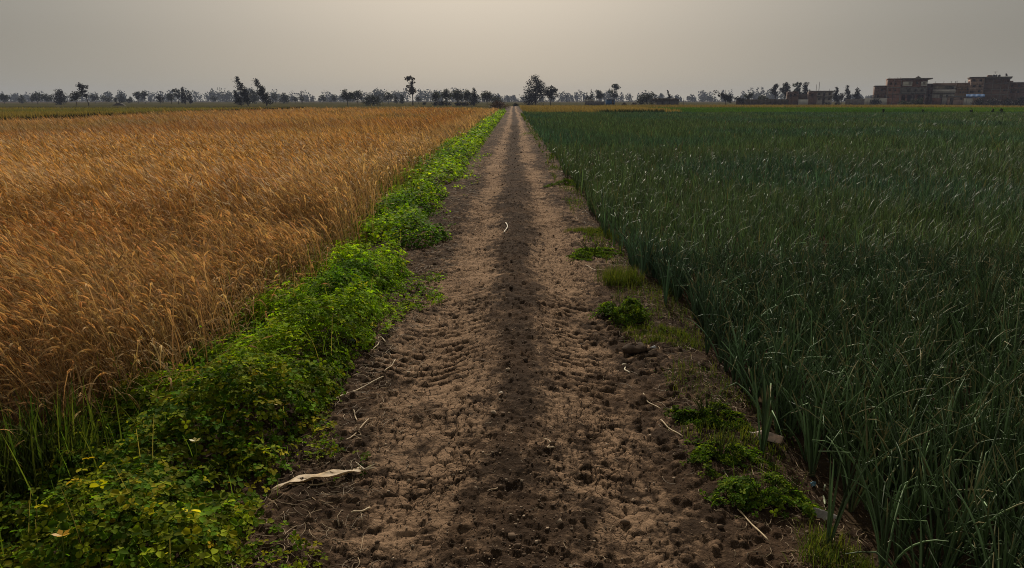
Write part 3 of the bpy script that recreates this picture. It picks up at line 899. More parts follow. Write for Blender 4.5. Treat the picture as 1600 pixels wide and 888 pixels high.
# ------------------------------------------------------------------ weeds on the right verge
def weed(u, v, r, h, kind, label, tone=1.0):
    p = ground_at(u, v, -0.04); p[2] = road_z(p[0], p[1])
    root = empty("weed_clump", p, label, "weed", "weeds on the right verge")
    mb = MB()
    r *= 1.25; h *= 0.75
    n = int(2600 * r * r / 0.05) if kind == "clover" else int(1700 * r * r / 0.05)
    n = min(max(n, 150), 2600)
    ang = rng.uniform(0, 6.283, n); rad = r * np.sqrt(rng.random(n)) * (0.45 + 1.1 * vnoise(ang * 1.6, ang * 0 + u, 191)) + rng.exponential(0.02, n)
    x = p[0] + np.cos(ang) * rad * 1.15; y = p[1] + np.sin(ang) * rad * 0.9
    keep = (fbm(x * 14, y * 14, 193, 3) > 0.42) | (kind != 'clover'); x, y, ang, rad = x[keep], y[keep], ang[keep], rad[keep]; n = len(x)
    z0 = surf_z(x, y)
    if kind == "clover":
        hh = h * np.sqrt(np.clip(1 - (rad / r / 1.2) ** 2, 0, 1)) * np.clip(2.2 * fbm(x * 9, y * 9, 195, 3) - 0.35, 0.1, 1.2) * rng.uniform(0.45, 1.0, n) + 0.01
        N = np.stack([np.cos(ang) * 0.4, np.sin(ang) * 0.4, np.ones(n)], -1) + rng.normal(0, 0.4, (n, 3))
        N /= np.linalg.norm(N, axis=-1, keepdims=True)
        C = np.where(rng.random((n, 1)) < 0.6, np.array([0.075, 0.14, 0.014]), np.array([0.15, 0.20, 0.02])) * rng.uniform(0.4, 1.5, (n, 1)) * tone
        trifoliate(mb, np.stack([x, y, z0 + hh], -1), N, rng.uniform(0.011, 0.021, n), C, rng)
        fol = mb.build("leaves", M["clover"], root, origin=p)
        st = MB(); q = 40
        az = rng.uniform(0, 6.28, q)
        b = np.tile(p, (q, 1)) + np.stack([np.cos(az), np.sin(az), 0 * az], -1) * r * 0.2
        P, _ = bend(b, rng.uniform(0.5, 1.0, q) * max(h, r) * 0.9, az, rng.uniform(0.1, 0.6, q), rng.uniform(0.6, 1.4, q), 4)
        st.tubes(P, np.tile([0.0022, 0.002, 0.0017, 0.001], (q, 1)), 4, np.array([0.09, 0.12, 0.03]))
        st.build("stems", M["clover"], root, origin=p)
    else:
        grass_blades(mb, x, y, z0, rng.uniform(0.5, 1.2, n) * h, np.full(n, 0.0035), ((0.045, 0.08, 0.016), (0.13, 0.13, 0.035)), 0.6, 0.9, 5)
        mb.build("blades", M["clover"], root, origin=p)
    return root


weed(975, 503, 0.17, 0.16, "clover", "dark bushy round clover clump beside the track, above a white scrap")
weed(1035, 531, 0.17, 0.06, "grass", "flat patch of fine green grass beside the bushy round clover clump")
weed(925, 402, 0.22, 0.07, "clover", "low bright clover patch at the track edge above seeding grass", 1.15)
weed(937, 368, 0.22, 0.09, "grass", "low grass patch at the onion edge, farthest verge weed")
weed(972, 448, 0.14, 0.24, "grass", "upright pale seeding grass tuft at the onion edge")
weed(1105, 662, 0.15, 0.05, "clover", "thin sparse clover patch on the soil, up-left of the brownish film scrap", 0.8)
weed(1150, 690, 0.13, 0.07, "grass", "soft green grass patch right next to the brownish film scrap")
weed(1125, 728, 0.12, 0.06, "clover", "small clover patch below the soft grass, left of the onions", 0.9)
weed(1195, 792, 0.13, 0.09, "clover", "fresh yellow-green clover clump left of the grey crumpled wrapper", 1.1)
weed(1310, 885, 0.11, 0.12, "grass", "grass tuft below the grey crumpled wrapper, at the onion edge")
weed(890, 292, 0.30, 0.12, "clover", "distant low clover clump on the right verge of the track", 0.9)
weed(855, 212, 0.9, 0.25, "clover", "dark green weed clump far along the right verge", 0.9)

# ------------------------------------------------------------------ straws and litter on the track
def polyline(px, lift=0.008):
    pts = []
    for u, v in px:
        p = ground_at(u, v, 0.0)
        p = ground_at(u, v, road_z(p[0], p[1]))
        pts.append((p[0], p[1], road_z(p[0], p[1]) + lift))
    return np.array(pts)


def resample(P, n):
    P = np.asarray(P, float)
    # Catmull-Rom through the points
    Pp = np.vstack([2 * P[0] - P[1], P, 2 * P[-1] - P[-2]])
    t = np.linspace(0, len(P) - 1 - 1e-6, n); i = t.astype(int); f = (t - i)[:, None]
    p0, p1, p2, p3 = Pp[i], Pp[i + 1], Pp[i + 2], Pp[i + 3]
    return 0.5 * (2 * p1 + (p2 - p0) * f + (2 * p0 - 5 * p1 + 4 * p2 - p3) * f ** 2 + (3 * p1 - p0 - 3 * p2 + p3) * f ** 3)


def stalk(name, px, rad, col, label, cat, group=None):
    P = resample(polyline(px), 14)
    mb = MB()
    R = np.full((1, 14), rad) * rng.uniform(0.8, 1.15, (1, 14)); R[0, 0] *= 0.5; R[0, -1] *= 0.4
    P[:, 2] += 0.003 * np.sin(np.linspace(0, 9, 14))
    C = np.array(col)[None, None] * rng.uniform(0.8, 1.2, (1, 14, 1))
    mb.tubes(P[None], R, 6, C)
    o = mb.build(name, M["straw"], origin=P[0], smooth=True)
    return tag(o, label, cat, group)


PALE = (0.55, 0.43, 0.26); TAN = (0.42, 0.30, 0.17)
stalk("straw", [(522, 624), (560, 610), (600, 591)], 0.0055, PALE, "longest pale straight stalk lying beside the clover", "straw", "stalks lying on the track")
stalk("straw", [(601, 583), (612, 578), (619, 567)], 0.004, PALE, "short bent pale straw at the tip of the long stalk", "straw", "stalks lying on the track")
stalk("straw", [(583, 549), (591, 541), (593, 528), (604, 538)], 0.004, PALE, "curled pale straw beside the clover, up from the long stalk", "straw", "stalks lying on the track")
stalk("straw", [(531, 692), (552, 678), (577, 660)], 0.0045, TAN, "thin tan straw lying above the dry maize leaf", "straw", "stalks lying on the track")
stalk("straw", [(553, 643), (555, 652), (558, 659)], 0.004, PALE, "tiny upright-lying pale straw between two longer stalks", "straw", "stalks lying on the track")
stalk("straw", [(549, 804), (566, 801), (580, 796)], 0.005, PALE, "short flat pale straw in front of the dry maize leaf", "straw", "stalks lying on the track")
stalk("straw", [(790, 350), (793, 357), (787, 365)], 0.009, (0.62, 0.55, 0.42), "white curved straw in the middle of the track, far ahead", "straw", "stalks lying on the track")
stalk("straw", [(849, 687), (860, 693), (856, 705), (868, 702)], 0.0035, PALE, "small curled straw in the middle of the track", "straw", "stalks lying on the track")
stalk("straw", [(762, 772), (775, 766), (786, 760)], 0.003, TAN, "small tan twig on dark soil in the track centre", "straw", "stalks lying on the track")
stalk("straw", [(971, 572), (979, 570), (976, 580), (985, 585)], 0.005, (0.66, 0.58, 0.42), "curled whitish straw below the round clover clump", "straw", "stalks lying on the track")
stalk("straw", [(1005, 616), (1012, 628), (1033, 642)], 0.004, PALE, "bent straw hooked at one end on the right side of the track", "straw", "stalks lying on the track")
stalk("straw", [(1032, 658), (1045, 670), (1068, 685)], 0.0045, PALE, "thick tan straw pointing toward the sparse clover patch", "straw", "stalks lying on the track")
stalk("straw", [(1152, 797), (1172, 818), (1202, 850)], 0.004, PALE, "long straw at lower right beside the yellow-green clover clump", "straw", "stalks lying on the track")
stalk("straw", [(915, 414), (928, 420), (942, 424)], 0.006, PALE, "pale stalk just below the low bright clover patch", "straw", "stalks lying on the track")
stalk("straw", [(330, 862), (352, 872), (376, 888)], 0.004, (0.35, 0.40, 0.16), "pale green stalk at the bottom edge below the clover", "straw", "stalks lying on the track")
stalk("fallen_onion_leaf", [(1290, 778), (1288, 757), (1302, 720)], 0.006, (0.28, 0.32, 0.19), "pale fallen onion leaf leaning by the grey wrapper", "onion leaf")

# dry maize leaf: a folded tapering blade with a torn end
P = resample(polyline([(424, 773), (452, 762), (482, 752), (520, 748), (556, 743), (573, 738)], 0.018), 22)
wid = np.interp(np.linspace(0, 1, 22), [0, 0.12, 0.35, 0.6, 0.85, 1], [0.006, 0.022, 0.05, 0.05, 0.034, 0.016])
prof = np.array([-1, -0.55, 0, 0.55, 1]); lift = np.array([0.22, 0.02, 0.12, 0.0, 0.28])
tan_ = np.gradient(P, axis=0); tan_ /= np.linalg.norm(tan_, axis=1, keepdims=True)
sd = np.cross(tan_, [0, 0, 1])
V = []
for i in range(22):
    for j in range(5):
        V.append(P[i] + sd[i] * prof[j] * wid[i] * 0.5 + np.array([0, 0, lift[j] * wid[i] + 0.006 * math.sin(i * 1.1 + j)]))
V = np.array(V)
Q = [(i * 5 + j, i * 5 + j + 1, (i + 1) * 5 + j + 1, (i + 1) * 5 + j) for i in range(21) for j in range(4)]
root = empty("maize_leaf", P[0], "large dry tan maize leaf lying by the clover at lower left", "dry leaf")
mb = MB(); mb.add(V, Q, C=np.array([0.56, 0.42, 0.25]) * rng.uniform(0.88, 1.1, (len(V), 1)))
o = mb.build("blade", M["straw"], root, origin=P[0], smooth=True)
sm = o.modifiers.new("thick", "SOLIDIFY"); sm.thickness = 0.0015
mb = MB()
for dx, dy in ((0.05, 0.02), (0.06, -0.015), (-0.05, 0.045)):
    q = np.linspace(0, 1, 6)[:, None]
    pp = P[-2] * (1 - q) + (P[-2] + np.array([dx, dy, 0.02])) * q
    mb.tubes(pp[None], np.array([[0.006, 0.006, 0.005, 0.004, 0.003, 0.001]]), 5, np.array([0.62, 0.52, 0.36]))
mb.build("torn_end", M["straw"], root, origin=P[0])
stalk("straw", [(436, 762), (470, 758), (500, 760), (520, 757)], 0.004, TAN, "brown stalk lying under the dry maize leaf", "straw", "stalks lying on the track")


def debris():
    """short dry straw bits and chaff, too many to count"""
    mb = MB()
    def batch(x, y, lmin, lmax, r, wbase):
        n = len(x)
        L = rng.uniform(lmin, lmax, n)
        az = rng.uniform(0, 6.283, n)
        t = np.linspace(-0.5, 0.5, 5)
        curve = rng.normal(0, 0.35, n)
        dx = np.cos(az)[:, None] * L[:, None] * t + (-np.sin(az) * curve * L)[:, None] * (t ** 2) * 2
        dy = np.sin(az)[:, None] * L[:, None] * t + (np.cos(az) * curve * L)[:, None] * (t ** 2) * 2
        px, py = x[:, None] + dx, y[:, None] + dy
        pz = surf_z(px, py) + r * 1.2
        Pz = np.stack([px, py, np.maximum(pz, pz.mean(1, keepdims=True)) + rng.uniform(0, 0.004, (n, 1))], -1)
        C = (np.array([0.42, 0.31, 0.18]) * rng.uniform(0.35, 1.25, (n, 1)))
        mb.tubes(Pz, np.full((n, 5), r) * rng.uniform(0.6, 1.4, (n, 1)), 4, C)
    x = -0.95 + rng.normal(0, 0.18, 900); y = 2.4 + 7 * rng.random(900) ** 1.3
    k = mound(x, y) < 0.05
    batch(x[k], y[k], 0.03, 0.13, 0.0014, 0)
    x = 1.25 + rng.normal(0, 0.2, 800); y = 2.4 + 7 * rng.random(800) ** 1.3
    batch(x, y, 0.03, 0.14, 0.0014, 0)
    x = rng.uniform(-1.0, 1.2, 500); y = 2.4 + 8 * rng.random(500) ** 1.5
    batch(x, y, 0.012, 0.05, 0.0011, 0)
    x = np.concatenate([-1.0 + rng.normal(0, 0.15, 150), 1.15 + rng.normal(0, 0.2, 150)]); y = rng.uniform(9, 24, 300)
    k = mound(x, y) < 0.05
    batch(x[k], y[k], 0.06, 0.2, 0.003, 0)
    tag(mb.build("straw_debris", M["straw"]), "fine broken straw and chaff scattered along both edges of the track", "straw litter", kind="stuff")
    # crumbs of soil and grit
    mb = MB()
    ico = np.array([(0, 0, 1), (0.89, 0, 0.45), (0.28, 0.85, 0.45), (-0.72, 0.53, 0.45), (-0.72, -0.53, 0.45), (0.28, -0.85, 0.45),
                    (0.72, 0.53, -0.45), (-0.28, 0.85, -0.45), (-0.89, 0, -0.45), (-0.28, -0.85, -0.45), (0.72, -0.53, -0.45), (0, 0, -1)])
    T = np.array([(0, 1, 2), (0, 2, 3), (0, 3, 4), (0, 4, 5), (0, 5, 1), (1, 6, 2), (2, 7, 3), (3, 8, 4), (4, 9, 5), (5, 10, 1),
                  (6, 7, 2), (7, 8, 3), (8, 9, 4), (9, 10, 5), (10, 6, 1), (11, 7, 6), (11, 8, 7), (11, 9, 8), (11, 10, 9), (11, 6, 10)])
    n = 15000
    x = np.concatenate([rng.normal(0.02, 0.22, n // 3), rng.uniform(-1.2, 1.9, n - n // 3)]); y = 2.3 + 55 * rng.random(n) ** 3.2
    s = 0.0025 + 0.006 * rng.random(n) ** 3; s = np.where(rng.random(n) < 0.03, s * 2.3, s) * (1 + 0.05 * np.clip(y - 5, 0, 30))
    V = ico[None] * (s[:, None, None] * rng.uniform(0.55, 1.35, (n, 12, 1))) * np.array([1, 1, 0.75])
    V = V + np.stack([x, y, surf_z(x, y) + s * 0.35], -1)[:, None]
    C = np.where(rng.random((n, 1)) < 0.82, np.array([0.12, 0.082, 0.054]), np.array([0.30, 0.23, 0.16])) * rng.uniform(0.6, 1.5, (n, 1))
    mb.add(V.reshape(-1, 3), T=(T[None] + (np.arange(n) * 12)[:, None, None]).reshape(-1, 3), C=np.repeat(C, 12, 0))
    tag(mb.build("soil_crumbs", M["crumb"]), "small crumbs of earth and grit scattered over the track", "soil crumbs", kind="stuff")


debris()


def clod(u, v, r, label):
    p = ground_at(u, v, 0); p[2] = road_z(p[0], p[1])
    mb = MB(); nt_, npn = 14, 9
    th = np.linspace(0, 2 * math.pi, nt_, endpoint=False); ph = np.linspace(0.05, math.pi - 0.05, npn)
    A, B = np.meshgrid(th, ph)
    d = np.stack([np.sin(B) * np.cos(A), np.sin(B) * np.sin(A), np.cos(B)], -1)
    rr = r * (0.65 + 0.8 * vnoise(A * 2.1 + u, B * 3, 201))[..., None]
    V = (d * rr * np.array([1.35, 0.95, 0.55])).reshape(-1, 3) + p + np.array([0, 0, r * 0.12])
    Q = [(i * nt_ + j, i * nt_ + (j + 1) % nt_, (i + 1) * nt_ + (j + 1) % nt_, (i + 1) * nt_ + j) for i in range(npn - 1) for j in range(nt_)]
    mb.add(V, Q, C=np.array(SOIL_DAMP_SHADE) * 1.2)
    tag(mb.build("soil_clod", M["crumb"], origin=p), label, "soil clod")


clod(990, 548, 0.065, "large dark lump of earth below the round clover clump")


def film(name, u, v, w, d, h, col, mat, label, cat, seed, rot=0.0, nn=16):
    p = ground_at(u, v, -0.03); p[2] = road_z(p[0], p[1]) if p[0] < RXS[-1] else FIELD_Z
    a = np.linspace(-1, 1, nn)
    A, B = np.meshgrid(a, a)
    edge = 1 + 0.5 * (vnoise(A * 1.2 + seed, B * 1.2, seed) - 0.5)
    X = A * w * edge; Y = B * d * edge * (1 - 0.62 * np.abs(A) ** 1.5) * (1 - 0.2 * A)
    fold = 0.25 * np.sin(A * 2 + seed)
    Z = h * (0.85 * np.clip(1 - np.abs(B - fold) / (1.1), 0, 1) * (0.55 + 0.45 * (1 - A ** 2)) + 0.35 * (vnoise(A * 1.6 + seed, B * 1.6, seed + 1) - 0.5) + 0.12 * np.abs(vnoise(A * 4, B * 4, seed + 2) - 0.5)) + 0.006
    c, s_ = math.cos(rot), math.sin(rot)
    V = np.stack([c * X - s_ * Y, s_ * X + c * Y, Z], -1).reshape(-1, 3) + p
    Q = [(i * nn + j, i * nn + j + 1, (i + 1) * nn + j + 1, (i + 1) * nn + j) for i in range(nn - 1) for j in range(nn - 1)]
    mb = MB(); mb.add(V, Q, C=np.array(col) * rng.uniform(0.8, 1.15, (len(V), 1)))
    o = mb.build(name, mat, origin=p)
    sm = o.modifiers.new("thick", "SOLIDIFY"); sm.thickness = 0.001
    tag(o, label, cat, "litter on the verge")


film("plastic_scrap", 1193, 684, 0.085, 0.065, 0.06, (0.78, 0.62, 0.53), M["plastic"], "brownish translucent plastic film scrap lying by the onions", "litter", 5, -0.4)
film("crumpled_wrapper", 1284, 800, 0.065, 0.035, 0.045, (0.55, 0.52, 0.50), M["plastic"], "grey crumpled wrapper on dark soil beside the onions", "litter", 9, -0.35)
film("paper_scrap", 1020, 550, 0.026, 0.020, 0.026, (0.70, 0.72, 0.74), M["plastic"], "small white scrap below the round clover clump", "litter", 12, 0.3, 8)
film("plastic_scrap", 554, 541, 0.026, 0.022, 0.024, (0.62, 0.68, 0.74), M["plastic"], "small bluish white scrap beside the left clover", "litter", 14, 0.2, 8)
film("plastic_scrap", 1272, 739, 0.018, 0.015, 0.022, (0.30, 0.50, 0.62), M["plastic"], "tiny light blue scrap near the onion stems", "litter", 16, 0.6, 8)
film("dry_leaf", 783, 631, 0.016, 0.013, 0.012, (0.58, 0.47, 0.34), M["straw"], "tiny pale dry leaf on the dark middle of the track", "dry leaf", 18, 0.6, 8)
film("plastic_scrap", 1325, 735, 0.03, 0.022, 0.03, (0.50, 0.50, 0.48), M["plastic"], "greyish white scrap half hidden among onion stems", "litter", 21, 0.2, 8)

# yellow leaves standing out of the clover
for i, (u, v, w, label) in enumerate(((441, 634, 0.045, "large bright yellow leaf on the clover by the track"),
                                      (96, 838, 0.034, "orange yellow leaf low in the weeds at bottom left"),
                                      (305, 690, 0.028, "pale yellow leaf among weeds below the wheat"))):
    p = ground_at(u, v, 0.2); x, y = np.array([p[0]]), np.array([p[1]])
    zz = float(surf_z(x, y)[0] + mound(x, y)[0] * 0.93) + 0.04
    p = ground_at(u, v, zz)
    mb = MB()
    for k in range(5):
        t = k * 1.2566 + i
        d = np.array([math.cos(t), math.sin(t) * 0.8, 0.35]); s_ = np.array([-math.sin(t), math.cos(t), 0])
        mb.add([p, p + d * w * 0.6 + s_ * w * 0.3, p + d * w, p + d * w * 0.6 - s_ * w * 0.3], [(0, 1, 2, 3)], C=((0.72, 0.50, 0.03), (0.75, 0.42, 0.03), (0.62, 0.55, 0.16))[i])
    mb.tubes(np.array([[p, p - np.array([0, 0, 0.05]), p - np.array([0.01, 0, 0.12])]]), np.full((1, 3), 0.002), 4, np.array([0.2, 0.25, 0.05]))
    tag(mb.build("yellow_leaf", M["petal"], origin=p), label, "leaf")

# ------------------------------------------------------------------ trees
def tree(label, u, vtop, wpx, Y, style="round", lean=0.0, n=900, tone=(0.045, 0.055, 0.028), name="tree", cat="tree", group=None, trunk=True, seed=None):
    rr = np.random.default_rng(int(u * 7 + vtop * 13) if seed is None else seed)
    x0 = x_at(u, Y); H = z_at(vtop, Y) - FIELD_Z; W = 1.12 * wpx / F * Y * CS
    origin = np.array([x0, Y, FIELD_Z])
    lx = lambda z: lean * H * np.clip(z / H, 0, 1) ** 1.4
    B = []
    if style == "round":
        for _ in range(22):
            d = rr.normal(0, 1, 3); d /= np.linalg.norm(d); q = rr.random() ** 0.4
            B.append((d[0] * W * 0.36 * q, d[1] * W * 0.32 * q, H * 0.58 + d[2] * H * 0.30 * q, rr.uniform(0.10, 0.19) * W))
        t0 = 0.28
    elif style == "tall":
        for i in range(30):
            t = 0.12 + 0.88 * (i + rr.random()) / 30
            w = W * 0.5 * np.interp(t, [0, 0.2, 0.45, 0.8, 1], [0.6, 0.95, 1.0, 0.6, 0.2])
            B.append((rr.uniform(-1, 1) * w * 0.62, rr.uniform(-1, 1) * w * 0.6, t * H * 0.95, max(0.45 * w, 0.12 * W)))
        t0 = 0.1
    elif style == "crest":       # bare thin trunk with a ragged crown in the top half
        for i in range(15):
            t = rr.uniform(0.42, 0.98)
            w = W * 0.5 * np.interp(t, [0.4, 0.65, 0.85, 1], [0.4, 0.8, 1.0, 0.5])
            B.append((rr.uniform(-1, 1) * w * 0.8, rr.uniform(-1, 1) * w * 0.6, t * H, rr.uniform(0.12, 0.22) * W))
        t0 = 0.42
    elif style == "cone":
        for i in range(20):
            t = rr.uniform(0.12, 1.0); w = W * 0.5 * (1.05 - t)
            B.append((rr.uniform(-1, 1) * w * 0.7, rr.uniform(-1, 1) * w * 0.7, t * H * 0.95, max(w * 0.5, 0.06 * W)))
        t0 = 0.12
    elif style == "fan":         # wind-combed branches all streaming to one side
        for i in range(9):
            t = rr.uniform(0.3, 0.75)
            L = rr.uniform(0.35, 0.8) * W
            for k in range(5):
                q = k / 4
                B.append((-q * L + 0.2 * W, rr.normal(0, 0.06) * W, t * H * (0.75) + q * L * rr.uniform(0.35, 0.7) * H / W * 0.8, (0.10 - 0.07 * q) * W))
        t0 = 0.25
    else:                        # bush: leaves down to the ground
        for _ in range(20):
            d = rr.normal(0, 1, 3); d /= np.linalg.norm(d); d[2] = abs(d[2]); q = rr.random() ** 0.4
            B.append((d[0] * W * 0.38 * q, d[1] * W * 0.34 * q, H * 0.12 + d[2] * H * 0.62 * q, rr.uniform(0.12, 0.2) * min(W, 2 * H)))
        t0 = 0.05
    B = np.array(B); B[:, 0] += lx(B[:, 2])
    B[:, 2] = np.minimum(B[:, 2], H - B[:, 3] * 0.6); B[:, 2] = np.maximum(B[:, 2], B[:, 3] * 0.7)
    B[:, 3] *= 1.25; n = int(n * 1.7)
    idx = rr.choice(len(B), n, p=B[:, 3] ** 2 / (B[:, 3] ** 2).sum())
    d = rr.normal(0, 1, (n, 3)); d /= np.linalg.norm(d, axis=1, keepdims=True)
    P = B[idx, :3] + d * (B[idx, 3] * rr.random(n) ** 0.45)[:, None] * np.array([1, 1, 0.85])
    P[:, 2] = np.maximum(P[:, 2], 0.05)
    if lean < 0 or style in ("tall", "fan"):
        P[:, 0] -= rr.exponential(0.035 * H, n) * (rr.random(n) < 0.35); P[:, 2] += 0
    N = rr.normal(0, 1, (n, 3)); N /= np.linalg.norm(N, axis=1, keepdims=True)
    size = rr.uniform(0.6, 1.4, n) * np.clip((0.100 if style == 'tall' else 0.088) * math.sqrt(W * H) * math.sqrt(900 / n), 0.16, 0.9)
    clump = rr.uniform(0.6, 1.4, len(B))[idx][:, None]
    C = np.array(tone) * clump * rr.uniform(0.7, 1.35, (n, 1))
    root = empty(name, origin, label, cat, group)
    mb = MB(); single_leaf(mb, P, N, size, C, rr, 0.55)
    mb.build("crown", M["leaf"], root)
    tb = MB(); m = 7
    top = max(t0 + 0.25, 0.55) if style in ("round", "bush") else 0.9
    zz = np.linspace(0, top * H, m)
    wob = np.cumsum(rr.normal(0, 0.012 * H, m)) * np.linspace(0, 1, m)
    R = np.linspace(1, 0.3, m) * (0.020 * H + 0.03)
    TP = np.stack([lx(zz) + wob, 0 * zz, zz], -1)
    tb.tubes(TP[None], R[None], 7, np.array([1, 1, 1.0]))
    for i in rr.choice(len(B), min(9, len(B)), replace=False):
        k = rr.integers(2, m - 1)
        if B[i, 2] < TP[k, 2]: k = max(1, int(np.searchsorted(zz, B[i, 2] * 0.7)) - 1)
        q = np.linspace(0, 1, 5)[:, None]
        lp = TP[k] * (1 - q) + B[i, :3] * q + np.array([0, 0, 1]) * (q * (1 - q)) * 0.12 * H * 0.5
        tb.tubes(lp[None], (np.linspace(0.5, 0.12, 5) * (0.020 * H + 0.02))[None], 5, np.array([1, 1, 1.0]))
    tb.build("trunk", M["bark"], root)
    return root


